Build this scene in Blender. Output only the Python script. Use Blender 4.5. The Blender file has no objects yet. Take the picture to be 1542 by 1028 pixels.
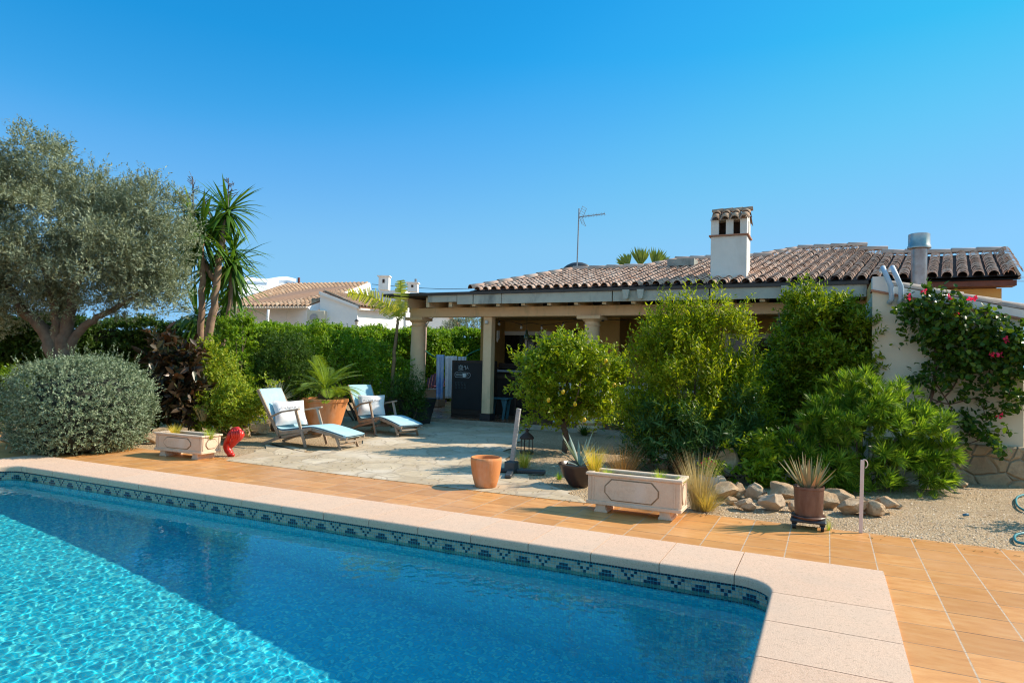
import bpy, math, random
import numpy as np
from math import sin, cos, pi, radians as rad
from mathutils import Vector, noise as mnoise
RS = np.random.RandomState
random.seed(7)
scn = bpy.context.scene
COL = scn.collection
# ------------------------------------------------------------------ camera calibration
F = 999.; PXW, PXH = 1542, 1028; CXP, CYP = 771, 514; H = 1.5
PT, RO, YA = -0.0301, 0.0230, 0.4458
def _rx(a): return np.array([[1,0,0],[0,cos(a),-sin(a)],[0,sin(a),cos(a)]])
def _rz(a): return np.array([[cos(a),-sin(a),0],[sin(a),cos(a),0],[0,0,1]])
RM = _rz(RO) @ _rx(PT) @ np.array([[1,0,0],[0,0,-1],[0,1,0]]) @ _rz(-YA)
CAM = np.array([0., 0., H])
def ray(x, y): return RM.T @ np.array([(x-CXP)/F, (y-CYP)/F, 1.])
def G(x, y, z=0.):
    d = ray(x, y); return CAM + d*((z-H)/d[2])
def PY(x, y, Y):
    d = ray(x, y); return CAM + d*(Y/d[1])
def PX(x, y, X):
    d = ray(x, y); return CAM + d*(X/d[0])
def D(x, y, d): return CAM + ray(x, y)*d
def up(x, y0, y1, z=0.):
    g = G(x, y0, z); r = ray(x, y1); return H + r[2]*np.hypot(*g[:2])/np.hypot(*r[:2])
from mathutils import Matrix
cd = bpy.data.cameras.new('camera'); cam = bpy.data.objects.new('camera', cd); COL.objects.link(cam)
m = np.eye(4); m[:3,0] = RM[0]; m[:3,1] = -RM[1]; m[:3,2] = -RM[2]; m[:3,3] = CAM
cam.matrix_world = Matrix(m.tolist()); cd.sensor_width = 36; cd.lens = F/PXW*36
cd.clip_start = .05; cd.clip_end = 3000; scn.camera = cam

# ------------------------------------------------------------------ light
SAZ = (0.808, 0.589); SEL = rad(37.5)
sl = bpy.data.lights.new('sun', 'SUN'); sl.energy = 4.8; sl.angle = rad(.53); sl.color = (1, .885, .72)
sun = bpy.data.objects.new('sun', sl); COL.objects.link(sun)
sd = Vector((SAZ[0]*cos(SEL), SAZ[1]*cos(SEL), sin(SEL)))
sun.rotation_euler = sd.to_track_quat('Z', 'Y').to_euler(); sun.location = (20, 15, 25)
sl.cycles.is_caustics_light = True
w = bpy.data.worlds.new('World'); scn.world = w; w.use_nodes = True
nt = w.node_tree; bg = nt.nodes['Background']
sky = nt.nodes.new('ShaderNodeTexSky'); sky.sky_type = 'NISHITA'; sky.sun_disc = False
sky.sun_elevation = SEL; sky.sun_rotation = math.atan2(SAZ[0], SAZ[1])
sky.air_density = 1.0; sky.dust_density = .25; sky.ozone_density = 3.0; sky.altitude = 0
tcw = nt.nodes.new('ShaderNodeTexCoord'); va = nt.nodes.new('ShaderNodeVectorMath'); va.operation = 'ADD'; va.inputs[1].default_value = (0, 0, .12)
vn = nt.nodes.new('ShaderNodeVectorMath'); vn.operation = 'NORMALIZE'
nt.links.new(tcw.outputs['Generated'], va.inputs[0]); nt.links.new(va.outputs[0], vn.inputs[0]); nt.links.new(vn.outputs[0], sky.inputs['Vector'])
sp = nt.nodes.new('ShaderNodeSeparateColor'); cbw = nt.nodes.new('ShaderNodeCombineColor'); nt.links.new(sky.outputs[0], sp.inputs[0])
def _cv(i, pts):
    a_ = nt.nodes.new('ShaderNodeMath'); a_.operation = 'MULTIPLY'; a_.inputs[1].default_value = .1
    f_ = nt.nodes.new('ShaderNodeFloatCurve'); c_ = f_.mapping.curves[0]
    c_.points[0].location = pts[0]; c_.points[1].location = pts[-1]
    for q in pts[1:-1]: c_.points.new(*q)
    f_.mapping.update()
    b_ = nt.nodes.new('ShaderNodeMath'); b_.operation = 'MULTIPLY'; b_.inputs[1].default_value = 10
    nt.links.new(sp.outputs[i], a_.inputs[0]); nt.links.new(a_.outputs[0], f_.inputs['Value']); nt.links.new(f_.outputs[0], b_.inputs[0]); nt.links.new(b_.outputs[0], cbw.inputs[i])
# deep blue in the upper view, paler low down
_cv(0, [(0,.03),(.10,.065),(.12,.115),(.17,.160),(.24,.175),(1,.25)])
_cv(1, [(0,0),(.176,.225),(.211,.275),(.286,.35),(.389,.365),(1,.6)])
_cv(2, [(0,0),(.327,.49),(.379,.54),(.5,.56),(1,.7)])
sz = nt.nodes.new('ShaderNodeSeparateXYZ'); nt.links.new(tcw.outputs['Generated'], sz.inputs[0])
rp = nt.nodes.new('ShaderNodeValToRGB'); el = rp.color_ramp.elements
for _ in range(4): el.new(.5)
for i, (p_, v_) in enumerate([(0,(1,1,1)), (.17,(.88,1,1)), (.31,(.48,.97,1)), (.42,(.17,.92,.99)), (.52,(.13,.88,.96)), (.85,(1.0,1.3,1.2))]): el[i].position = p_; el[i].color = (*v_, 1)  # topmost, unseen part of the sky brightened as added fill
nt.links.new(sz.outputs[2], rp.inputs[0])
ml = nt.nodes.new('ShaderNodeMixRGB'); ml.blend_type = 'MULTIPLY'; ml.inputs[0].default_value = 1
nt.links.new(cbw.outputs[0], ml.inputs[1]); nt.links.new(rp.outputs[0], ml.inputs[2])
# sky half behind the camera made paler and brighter, added fill for shaded fronts
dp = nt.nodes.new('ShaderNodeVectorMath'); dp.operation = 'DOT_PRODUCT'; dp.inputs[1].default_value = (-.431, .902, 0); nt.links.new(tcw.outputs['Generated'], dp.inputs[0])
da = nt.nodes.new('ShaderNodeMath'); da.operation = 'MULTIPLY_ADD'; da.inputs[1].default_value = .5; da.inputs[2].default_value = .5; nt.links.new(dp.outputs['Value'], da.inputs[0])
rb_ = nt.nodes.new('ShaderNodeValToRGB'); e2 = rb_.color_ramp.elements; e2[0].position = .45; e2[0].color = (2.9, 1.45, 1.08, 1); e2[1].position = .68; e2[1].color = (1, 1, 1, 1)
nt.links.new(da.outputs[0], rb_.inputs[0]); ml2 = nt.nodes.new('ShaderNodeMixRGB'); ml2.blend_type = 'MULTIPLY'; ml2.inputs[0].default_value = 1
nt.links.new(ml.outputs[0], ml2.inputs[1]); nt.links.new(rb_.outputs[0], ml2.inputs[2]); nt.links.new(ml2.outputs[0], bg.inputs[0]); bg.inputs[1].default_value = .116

# ------------------------------------------------------------------ materials
class NT:
    def __init__(s, m): s.t = m.node_tree; s.n = s.t.nodes; s.bsdf = s.n.get('Principled BSDF'); s.out = s.n.get('Material Output')
    def add(s, typ, **kw):
        n = s.n.new('ShaderNode'+typ)
        for k, v in kw.items(): setattr(n, k, v)
        return n
    def l(s, a, b): s.t.links.new(a, b)
    def math(s, op, a, b=None, c=None):
        n = s.add('Math', operation=op)
        for i, v in enumerate((a, b, c)):
            if v is None: continue
            if hasattr(v, 'is_linked'): s.l(v, n.inputs[i])
            else: n.inputs[i].default_value = v
        return n.outputs[0]
    def mix(s, f, a, b, typ='MIX'):
        n = s.add('MixRGB', blend_type=typ)
        for i, v in enumerate((f, a, b)):
            if hasattr(v, 'is_linked'): s.l(v, n.inputs[i])
            else: n.inputs[i].default_value = v if i == 0 else (*v, 1)[:4]
        return n.outputs[0]
    def noise(s, vec, scale, detail=4, rough=.6):
        n = s.add('TexNoise'); n.inputs['Scale'].default_value = scale; n.inputs['Detail'].default_value = detail; n.inputs['Roughness'].default_value = rough
        if vec is not None: s.l(vec, n.inputs['Vector'])
        return n.outputs['Fac']
    def ramp(s, f, stops):
        n = s.add('ValToRGB'); e = n.color_ramp.elements
        while len(e) < len(stops): e.new(.5)
        for i, (p, c) in enumerate(stops):
            e[i].position = p; e[i].color = (*c, 1)[:4]
        s.l(f, n.inputs[0]); return n.outputs[0]
    def mapv(s, vec, sc=(1,1,1), loc=(0,0,0)):
        n = s.add('Mapping'); n.inputs['Scale'].default_value = sc; n.inputs['Location'].default_value = loc; s.l(vec, n.inputs[0]); return n.outputs[0]
    def bump(s, h, st=.5, dist=.01, prev=None):
        n = s.add('Bump'); n.inputs['Strength'].default_value = st; n.inputs['Distance'].default_value = dist; s.l(h, n.inputs['Height'])
        if prev is not None: s.l(prev, n.inputs['Normal'])
        return n.outputs[0]
def newmat(name):
    m = bpy.data.materials.new(name); m.use_nodes = True; return m, NT(m)
def M(name, c1, c2=None, sc=6., rough=.7, bump=.0, bsc=None, metal=0., coord='Object', stain=None, spec=None, trans=0):
    m, t = newmat(name); b = t.bsdf
    tc = t.add('TexCoord').outputs[coord]
    c2 = c2 or tuple(x*.8 for x in c1)
    n = t.noise(tc, sc, 6, .65)
    col = t.ramp(n, [(.35, c1), (.65, c2)])
    if stain:
        n2 = t.noise(t.mapv(tc, (1, 1, .35)), sc*.35, 5, .7)
        f = t.ramp(n2, [(.52, (0,0,0)), (.68, (1,1,1))])
        col = t.mix(f, col, stain)
    t.l(col, b.inputs['Base Color']); b.inputs['Roughness'].default_value = rough; b.inputs['Metallic'].default_value = metal
    if spec is not None: b.inputs['Specular IOR Level'].default_value = spec
    if bump: t.l(t.bump(t.noise(tc, bsc or sc*6, 6, .7), 1., bump), b.inputs['Normal'])
    return m
def leafmat(name, cols, trans=.35, rough=.45, tcol=None, spec=.22, warm=1.22):
    m, t = newmat(name); b = t.bsdf
    g = t.add('NewGeometry'); r = g.outputs['Random Per Island']
    cols = [(a_*warm, b_*1.04, c_*.95) for a_, b_, c_ in cols]; k = len(cols); col = t.ramp(r, [((i+.0)/max(1, k-1), c) for i, c in enumerate(cols)])
    t.l(col, b.inputs['Base Color']); b.inputs['Roughness'].default_value = rough; b.inputs['Specular IOR Level'].default_value = spec
    tr = t.add('BsdfTranslucent'); mx = t.add('MixShader'); mx.inputs[0].default_value = trans
    t.l(t.mix(1., col, tcol or (1.6, 1.5, .6), 'MULTIPLY'), tr.inputs[0])
    t.l(b.outputs[0], mx.inputs[1]); t.l(tr.outputs[0], mx.inputs[2]); t.l(mx.outputs[0], t.out.inputs[0])
    return m

# ------------------------------------------------------------------ mesh tools
class MB:
    def __init__(s): s.v = []; s.f = []; s.mi = []; s.cur = 0
    def mat(s, i): s.cur = i; return s
    def add(s, vs, fs):
        o = len(s.v); s.v += [tuple(map(float, p)) for p in vs]; s.f += [tuple(i+o for i in f) for f in fs]; s.mi += [s.cur]*len(fs); return s
    def box(s, c, d, rz=0., tilt=None):
        x, y, z = (k/2 for k in d); P = [(a*x, b*y, e*z) for e in (-1,1) for a, b in ((-1,-1),(1,-1),(1,1),(-1,1))]
        R = Matrix.Rotation(rz, 3, 'Z')
        if tilt is not None: R = R @ tilt
        P = [R @ Vector(p) + Vector(c) for p in P]
        return s.add(P, [(3,2,1,0),(4,5,6,7),(0,1,5,4),(1,2,6,5),(2,3,7,6),(3,0,4,7)])
    def bb(s, x0, x1, y0, y1, z0, z1): return s.box(((x0+x1)/2, (y0+y1)/2, (z0+z1)/2), (x1-x0, y1-y0, z1-z0))
    def beam(s, p, q, w, h, upv=(0,0,1)):
        p, q = Vector(p), Vector(q); d = (q-p); L = d.length; d.normalize(); u = Vector(upv); sd_ = d.cross(u)
        if sd_.length < 1e-4: sd_ = d.cross(Vector((0,1,0)))
        sd_.normalize(); u = sd_.cross(d)
        P = [p + d*(L*e) + sd_*(a*w/2) + u*(b*h/2) for e in (0,1) for a, b in ((-1,-1),(1,-1),(1,1),(-1,1))]
        return s.add(P, [(0,1,2,3),(7,6,5,4),(0,4,5,1),(1,5,6,2),(2,6,7,3),(3,7,4,0)])
    def tube(s, pts, r, n=8, cap=True):
        pts = [Vector(p) for p in pts]; N = len(pts); r = list(r) if hasattr(r, '__len__') else [r]*N
        vs = []; ref = None
        for i, p in enumerate(pts):
            t = (pts[min(i+1, N-1)] - pts[max(i-1, 0)]).normalized()
            if ref is None: ref = t.orthogonal().normalized()
            ref = (ref - t*ref.dot(t)); ref = ref.normalized() if ref.length > 1e-5 else t.orthogonal().normalized()
            b = t.cross(ref)
            vs += [p + (ref*cos(2*pi*k/n) + b*sin(2*pi*k/n))*r[i] for k in range(n)]
        fs = [(i*n+k, i*n+(k+1)%n, (i+1)*n+(k+1)%n, (i+1)*n+k) for i in range(N-1) for k in range(n)]
        if cap: fs += [tuple(range(n))[::-1], tuple((N-1)*n+k for k in range(n))]
        return s.add(vs, fs)
    def lathe(s, prof, c=(0,0,0), n=24, wob=0., seed=0, sx=1., sy=1.):
        rr = RS(seed); ph = rr.rand(4)*6; vs = []
        for j, (r, z) in enumerate(prof):
            for k in range(n):
                a = 2*pi*k/n; q = r*(1 + wob*(sin(2*a+ph[0]+z*3)+.6*sin(3*a+ph[1]-z*5)))
                vs.append((c[0]+q*cos(a)*sx, c[1]+q*sin(a)*sy, c[2]+z + wob*.3*abs(r)*sin(a*2+ph[2])))
        fs = [(j*n+k, j*n+(k+1)%n, (j+1)*n+(k+1)%n, (j+1)*n+k) for j in range(len(prof)-1) for k in range(n)]
        return s.add(vs, fs)
    def poly(s, pts): return s.add(pts, [tuple(range(len(pts)))])
    def prism(s, pts, off):
        n = len(pts); P = [Vector(p) for p in pts]; Q = [p+Vector(off) for p in P]
        return s.add(P+Q, [tuple(range(n)), tuple(range(2*n-1, n-1, -1))] + [(i, (i+1)%n, n+(i+1)%n, n+i)[::-1] for i in range(n)])
    def build(s, name, mats, parent=None, smooth=False, bevel=0., kind=None, seg=1, fixn=True, org=None):
        me = bpy.data.meshes.new(name)
        p = parent; po = Vector((0,0,0))
        while p is not None: po = po + Vector(p.location); p = p.parent
        o3 = po if org is None else Vector(org)
        vs = [(a-o3[0], b-o3[1], c-o3[2]) for a, b, c in s.v]
        me.from_pydata(vs, [], s.f); 
        for mt in (mats if isinstance(mats, (list, tuple)) else [mats]): me.materials.append(mt)
        me.polygons.foreach_set('material_index', s.mi)
        if fixn:
            import bmesh
            bm = bmesh.new(); bm.from_mesh(me); bmesh.ops.recalc_face_normals(bm, faces=bm.faces); bm.to_mesh(me); bm.free()
        if smooth: me.polygons.foreach_set('use_smooth', [True]*len(me.polygons))
        me.update(); ob = bpy.data.objects.new(name, me); COL.objects.link(ob)
        if parent: ob.parent = parent
        if org is not None: ob.location = o3 - po
        if bevel:
            b = ob.modifiers.new('bevel', 'BEVEL'); b.width = bevel; b.segments = seg; b.limit_method = 'ANGLE'; b.angle_limit = rad(40)
        if smooth and (bevel or smooth == 'auto'):
            try: me.set_sharp_from_angle(angle=rad(35))
            except Exception: pass
        if kind: ob['kind'] = kind
        return ob
def npmesh(name, V, Fq, mats, parent=None, mi=None, smooth=False, org=(0,0,0)):
    """numpy vertices (n,3) and faces (m,k)"""
    me = bpy.data.meshes.new(name); V = np.asarray(V, float); o3 = np.array(org, float); p = parent
    base = o3.copy()
    while p is not None: base = base + np.array(p.location); p = p.parent
    V = V - base
    k = Fq.shape[1]; me.vertices.add(len(V)); me.vertices.foreach_set('co', V.ravel().astype(np.float32))
    me.loops.add(Fq.size); me.loops.foreach_set('vertex_index', Fq.ravel().astype(np.int32))
    me.polygons.add(len(Fq)); me.polygons.foreach_set('loop_start', np.arange(0, Fq.size, k, dtype=np.int32))
    for mt in (mats if isinstance(mats, (list, tuple)) else [mats]): me.materials.append(mt)
    if mi is not None: me.polygons.foreach_set('material_index', np.asarray(mi, np.int32))
    if smooth: me.polygons.foreach_set('use_smooth', np.ones(len(Fq), bool))
    me.update(calc_edges=True); ob = bpy.data.objects.new(name, me); COL.objects.link(ob)
    if parent: ob.parent = parent
    ob.location = org; return ob
def tag(o, label, cat, group=None):
    o['label'] = label; o['category'] = cat
    if group: o['group'] = group
    return o
def thing(name, label, cat, loc=(0,0,0), group=None):
    o = bpy.data.objects.new(name, None); COL.objects.link(o); o.location = tuple(map(float, loc)); o.empty_display_size = .1
    return tag(o, label, cat, group)
def copy_tree(o, parent=None):
    c = o.copy(); COL.objects.link(c); c.parent = parent
    for ch in list(o.children): copy_tree(ch, c)
    return c
def struct(o): o['kind'] = 'structure'; return o
# ================================================================== SETTING: ground, deck, pool
TS = .327
def tile_mat(name, x0, y0, ts, c1, c2, c3, rough, wet=.0):
    m, t = newmat(name); b = t.bsdf
    P = t.add('NewGeometry').outputs['Position']; sx = t.add('SeparateXYZ'); t.l(P, sx.inputs[0])
    u = t.math('DIVIDE', t.math('SUBTRACT', sx.outputs[0], x0), ts); v = t.math('DIVIDE', t.math('SUBTRACT', sx.outputs[1], y0), ts)
    fu = t.math('PINGPONG', u, .5); fv = t.math('PINGPONG', v, .5)     # distance to nearest line, in tiles
    cu = t.math('FLOOR', u); cv = t.math('FLOOR', v)
    cb = t.add('CombineXYZ'); t.l(cu, cb.inputs[0]); t.l(cv, cb.inputs[1])
    wn = t.add('TexWhiteNoise', noise_dimensions='3D'); t.l(cb.outputs[0], wn.inputs['Vector'])
    # streaky glaze, shifted per tile
    off = t.add('VectorMath', operation='MULTIPLY_ADD'); t.l(wn.outputs['Color'], off.inputs[0]); off.inputs[1].default_value = (7, 7, 7); t.l(P, off.inputs[2])
    n1 = t.noise(t.mapv(off.outputs[0], (2.2, 8, 1)), 1.8, 6, .7); n2 = t.noise(off.outputs[0], 5, 5, .7); n3 = t.noise(P, .9, 3)
    col = t.ramp(n1, [(.3, c2), (.5, c1), (.72, c3)])
    col = t.mix(t.math('MULTIPLY', n2, .35), col, c3)
    col = t.mix(t.math('MULTIPLY', wn.outputs['Value'], .50), col, tuple(k*.60 for k in c1))
    col = t.mix(t.ramp(n3, [(.5, (0,0,0)), (.75, (.5,.5,.5))]), col, (.66, .36, .17))
    gu = t.math('LESS_THAN', fu, t.math('ADD', .010, t.math('MULTIPLY', t.noise(P, 14, 3), .010))); gv = t.math('LESS_THAN', fv, .013)
    gn = t.noise(P, 30, 3)
    gc = t.ramp(gn, [(.3, (.60, .44, .31)), (.7, (.40, .27, .17))])
    col = t.mix(gu, col, gc)
    col = t.mix(gv, col, t.ramp(t.noise(P, 3, 3), [(.4, (.36, .20, .10)), (.6, (.12, .06, .03))]))
    t.l(col, b.inputs['Base Color'])
    g = t.math('MAXIMUM', gu, gv)
    rgh = t.math('ADD', t.math('MULTIPLY', n2, .28), t.math('MULTIPLY', g, .3)); t.l(t.math('ADD', rgh, rough), b.inputs['Roughness'])
    h = t.math('ADD', t.math('MULTIPLY', g, -1.), t.math('MULTIPLY', n1, .25))
    t.l(t.bump(h, .6, .003), b.inputs['Normal'])
    return m
deck_m = tile_mat('terracotta_deck_tile', .02, 3.99, TS, (.68, .295, .085), (.52, .19, .042), (.76, .42, .17), .24)
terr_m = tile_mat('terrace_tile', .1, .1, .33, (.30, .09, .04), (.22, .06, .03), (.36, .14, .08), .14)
# gravel
m, t = newmat('gravel'); gravel_m = m
P = t.add('NewGeometry').outputs['Position']
vo = t.add('TexVoronoi'); vo.inputs['Scale'].default_value = 55; t.l(P, vo.inputs['Vector'])
vo2 = t.add('TexVoronoi'); vo2.inputs['Scale'].default_value = 120; t.l(P, vo2.inputs['Vector'])
sc = t.add('SeparateColor'); t.l(vo.outputs['Color'], sc.inputs[0])
c = t.ramp(sc.outputs[0], [(0, (.56, .40, .24)), (.35, (.44, .28, .14)), (.6, (.64, .48, .30)), (.85, (.34, .21, .10)), (1, (.72, .58, .40))])
c = t.mix(t.ramp(t.noise(P, 1.3, 5), [(.45, (0,0,0)), (.7, (.6,.6,.6))]), c, (.34, .23, .13))
t.l(c, t.bsdf.inputs['Base Color']); t.bsdf.inputs['Roughness'].default_value = .9
b1 = t.bump(vo.outputs['Distance'], 1., -.02); b2 = t.bump(vo2.outputs['Distance'], .6, -.01, b1); t.l(b2, t.bsdf.inputs['Normal'])
# crazy paving
m, t = newmat('crazy_paving'); pave_m = m
P = t.add('NewGeometry').outputs['Position']
nz = t.add('TexNoise'); nz.inputs['Scale'].default_value = 1.7; nz.inputs['Detail'].default_value = 3; t.l(P, nz.inputs['Vector'])
wv = t.add('VectorMath', operation='MULTIPLY_ADD'); t.l(nz.outputs['Color'], wv.inputs[0]); wv.inputs[1].default_value = (.35, .35, 0); t.l(P, wv.inputs[2])
ve = t.add('TexVoronoi', feature='DISTANCE_TO_EDGE'); ve.inputs['Scale'].default_value = 1.9; t.l(wv.outputs[0], ve.inputs['Vector'])
vc = t.add('TexVoronoi'); vc.inputs['Scale'].default_value = 1.9; t.l(wv.outputs[0], vc.inputs['Vector'])
sc = t.add('SeparateColor'); t.l(vc.outputs['Color'], sc.inputs[0])
c = t.ramp(sc.outputs[0], [(0, (.58, .45, .29)), (.5, (.48, .36, .22)), (1, (.64, .52, .36))])
n = t.noise(P, 6, 8, .7)
c = t.mix(t.ramp(n, [(.4, (0,0,0)), (.7, (.7,.7,.7))]), c, (.34, .27, .20))
c = t.mix(t.ramp(t.noise(t.mapv(P, (1, 1, 1), (4, 2, 0)), 1.1, 4), [(.5, (0,0,0)), (.66, (.6,.6,.6))]), c, (.70, .60, .48))
jw = t.math('MULTIPLY', t.noise(P, 2.3, 4), .042); j = t.math('LESS_THAN', ve.outputs['Distance'], jw)
c = t.mix(t.math('MULTIPLY', j, .5), c, (.28, .21, .14)); t.l(c, t.bsdf.inputs['Base Color']); t.bsdf.inputs['Roughness'].default_value = .75
h = t.math('ADD', t.math('MULTIPLY', j, -1.2), t.math('MULTIPLY', n, .9)); t.l(t.bump(h, .7, .012), t.bsdf.inputs['Normal'])

def sheet(name, pts, z, mat_):
    b = MB(); b.poly([(p[0], p[1], z) for p in pts]); o = b.build(name, mat_, fixn=False)
    if o.data.polygons[0].normal.z < 0: o.data.flip_normals()
    return struct(o)
# pool outline
IX0, IX1, IY0, IY1 = -9.62, -.34, -.9, 5.04
OX0, OX1, OY1 = -10.24, .38, 5.69
def rrect(o, r=.26, step=.05, x0=IX0, x1=IX1, y0=IY0, y1=IY1):
    """points with outward normals, counter-clockwise from the bottom right"""
    out = []; R = r+o; n = 10
    def line(a, b_, nrm):
        L = math.dist(a, b_); k = max(1, int(L/step))
        for i in range(k): out.append(((a[0]+(b_[0]-a[0])*i/k, a[1]+(b_[1]-a[1])*i/k), nrm))
    def arc(c, a0):
        for i in range(n): a = a0+(pi/2)*(i+.02)/n; out.append(((c[0]+R*cos(a), c[1]+R*sin(a)), (cos(a), sin(a))))
    line((x1+o, y0+r), (x1+o, y1-r), (1, 0)); arc((x1-r, y1-r), 0)
    line((x1-r, y1+o), (x0+r, y1+o), (0, 1)); arc((x0+r, y1-r), pi/2)
    line((x0-o, y1-r), (x0-o, y0+r), (-1, 0)); arc((x0+r, y0+r), pi)
    line((x0+r, y0-o), (x1-r, y0-o), (0, -1)); arc((x1-r, y0+r), 1.5*pi)
    return out
# big ground sheet with the pool and deck cut out (four strips)
b = MB(); BIG = 900
DX0, DX1, DY0, DY1 = -40., 14., -3., 6.955          # deck
def strip(b, x0, x1, y0, y1, z): b.poly([(x0,y0,z),(x1,y0,z),(x1,y1,z),(x0,y1,z)])
for a in ((-BIG, BIG, DY1-.15, BIG), (-BIG, BIG, -BIG, DY0), (-BIG, DX0, DY0, DY1-.15), (DX1, BIG, DY0, DY1-.15)): strip(b, *a, -.012)
struct(b.build('ground', gravel_m))
# deck: strips round the pool hole
b = MB()
for a in ((DX0, DX1, OY1-.01, DY1), (DX0, OX0+.01, DY0, OY1-.01), (OX1-.01, DX1, DY0, OY1-.01), (OX0+.01, OX1-.01, DY0, IY0-.4)): strip(b, *a, 0.)
b.bb(DX0, DX1, DY1, DY1+.02, -.1, -.0005)
struct(b.build('pool_deck', deck_m))
# crazy paving path
pp = [(340,693.5),(470,709),(560,720),(645,730),(745,742),(885,757.5),(868,745),(835,733),(800,722),(778,708),(762,694),(768,678),(790,655),(800,646),(640,634),(590,645),(540,668),(470,682),(430,672),(405,668),(385,680)]
pp = [G(*p) for p in pp]
q = []
rr = RS(5)
for i in range(len(pp)):
    a, c_ = pp[i], pp[(i+1) % len(pp)]; k = 1 if i < 5 else 5
    for j in range(k):
        p = a+(c_-a)*j/k; jt = 0 if i < 6 else .05; q.append((p[0]+rr.randn()*jt, p[1]+rr.randn()*jt))
sheet('paved_path', q, .004, pave_m)
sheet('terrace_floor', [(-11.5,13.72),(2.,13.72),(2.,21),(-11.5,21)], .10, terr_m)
b = MB(); b.bb(-11.5, .5, 13.70, 13.80, -.1, .094); b.bb(-11.5, -11.4, 13.8, 21, -.1, .094)
struct(b.build('terrace_kerb', M('terrace_edge_stone', (.42,.36,.28), (.3,.26,.2), 8, .8, .004)))
# coping stones
m, t = newmat('coping_stone'); cop_m = m
P = t.add('NewGeometry').outputs['Position']
n = t.noise(P, 130, 4, .8); n2 = t.noise(P, 3, 4); n3 = t.noise(P, 45, 4, .7)
rr_ = t.add('NewGeometry').outputs['Random Per Island']
c = t.ramp(n, [(.3, (.42, .25, .165)), (.46, (.68, .43, .29)), (.7, (.78, .55, .40))])
c = t.mix(t.ramp(n2, [(.45, (0,0,0)), (.7, (.35,.35,.35))]), c, (.55, .40, .30))
c = t.mix(t.math('MULTIPLY', rr_, .22), c, (.70, .58, .46))
c = t.mix(t.ramp(n3, [(.56, (0,0,0)), (.72, (.6,.6,.6))]), c, (.33, .22, .15))
t.l(c, t.bsdf.inputs['Base Color']); t.bsdf.inputs['Roughness'].default_value = .9; t.l(t.bump(n, .8, .006), t.bsdf.inputs['Normal'])
b = MB(); ZT = .012
def cop_sec(pi_, nrm, po):
    """cross-section from wall side under the nose, round the nose, across the top and down the outside"""
    P = []; R = .028
    ix, iy = pi_; nx, ny = nrm
    P.append((ix+nx*.05, iy+ny*.05, ZT-.075)); P.append((ix+nx*.006, iy+ny*.006, ZT-.073))
    for k in range(6):
        a = pi*k/10; P.append((ix+nx*R*(1-cos(a*1.0)), iy+ny*R*(1-cos(a)), ZT-R+R*sin(a)) if k else (ix, iy, ZT-R))
    P.append((po[0], po[1], ZT)); P.append((po[0], po[1], -.03)); return P
def outer_of(p, nrm):
    x, y = p; nx, ny = nrm
    if abs(nx) < 1e-6: return (x, OY1 if ny > 0 else IY0-.6)
    if abs(ny) < 1e-6: return (OX1 if nx > 0 else OX0, y)
    # corner: split the outer square corner in two straight runs
    a = math.atan2(abs(ny), abs(nx))/(pi/2)          # 0 = x side, 1 = y side
    sx_, sy_ = (1 if nx > 0 else -1), (1 if ny > 0 else -1)
    ox = OX1 if sx_ > 0 else OX0; oy = OY1 if sy_ > 0 else IY0-.6; cx_ = (IX1-.26) if sx_ > 0 else (IX0+.26); cy_ = (IY1-.26) if sy_ > 0 else (IY0+.26)
    if a < .5: return (ox, cy_+(oy-cy_)*a*2)
    return (ox+(cx_-ox)*(a-.5)*2, oy)
ring = rrect(0, step=.03)
# joints at fixed distances along the ring
acc = 0; seg = []; last = None; cuts = []
groups = []; cur = []; dist = 0; nextcut = None
def is_corner(n): return abs(n[0]) > 1e-6 and abs(n[1]) > 1e-6
side = None; run = 0
for i, (p, nr) in enumerate(ring+[ring[0]]):
    cr = is_corner(nr); key = 'c' if cr else nr
    if side is None: side = key
    if key != side or (not cr and run >= .505):
        cur.append((p, ring[i-1][1] if not cr and side != 'c' else nr)); groups.append(cur); cur = []; run = 0; side = key
    if cur: run += math.dist(cur[-1][0], p)
    cur.append((p, nr))
groups.append(cur)
for g in groups:
    if len(g) < 2: continue
    secs = []
    for k, (p, nr) in enumerate(g):
        q = outer_of(p, nr)
        if not is_corner(nr) or True:
            # pull the ends in for the joint
            if k in (0, len(g)-1):
                o_ = g[1][0] if k == 0 else g[-2][0]; L = math.dist(p, o_) or 1; e = .0035/L
                q2 = outer_of(o_, nr if not is_corner(nr) else g[1 if k == 0 else -2][1])
                p = (p[0]+(o_[0]-p[0])*e, p[1]+(o_[1]-p[1])*e); Lq = math.dist(q, q2) or 1; q = (q[0]+(q2[0]-q[0])*.0035/Lq, q[1]+(q2[1]-q[1])*.0035/Lq)
        secs.append(cop_sec(p, nr, q))
    n = len(secs[0]); V = [v for s_ in secs for v in s_]
    Fc = [(i*n+j, (i+1)*n+j, (i+1)*n+j+1, i*n+j+1) for i in range(len(secs)-1) for j in range(n-1)]
    Fc += [tuple(range(n)), tuple((len(secs)-1)*n+j for j in range(n))[::-1]]
    b.add(V, Fc)
o = struct(b.build('pool_coping', cop_m, smooth='auto'))
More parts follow.
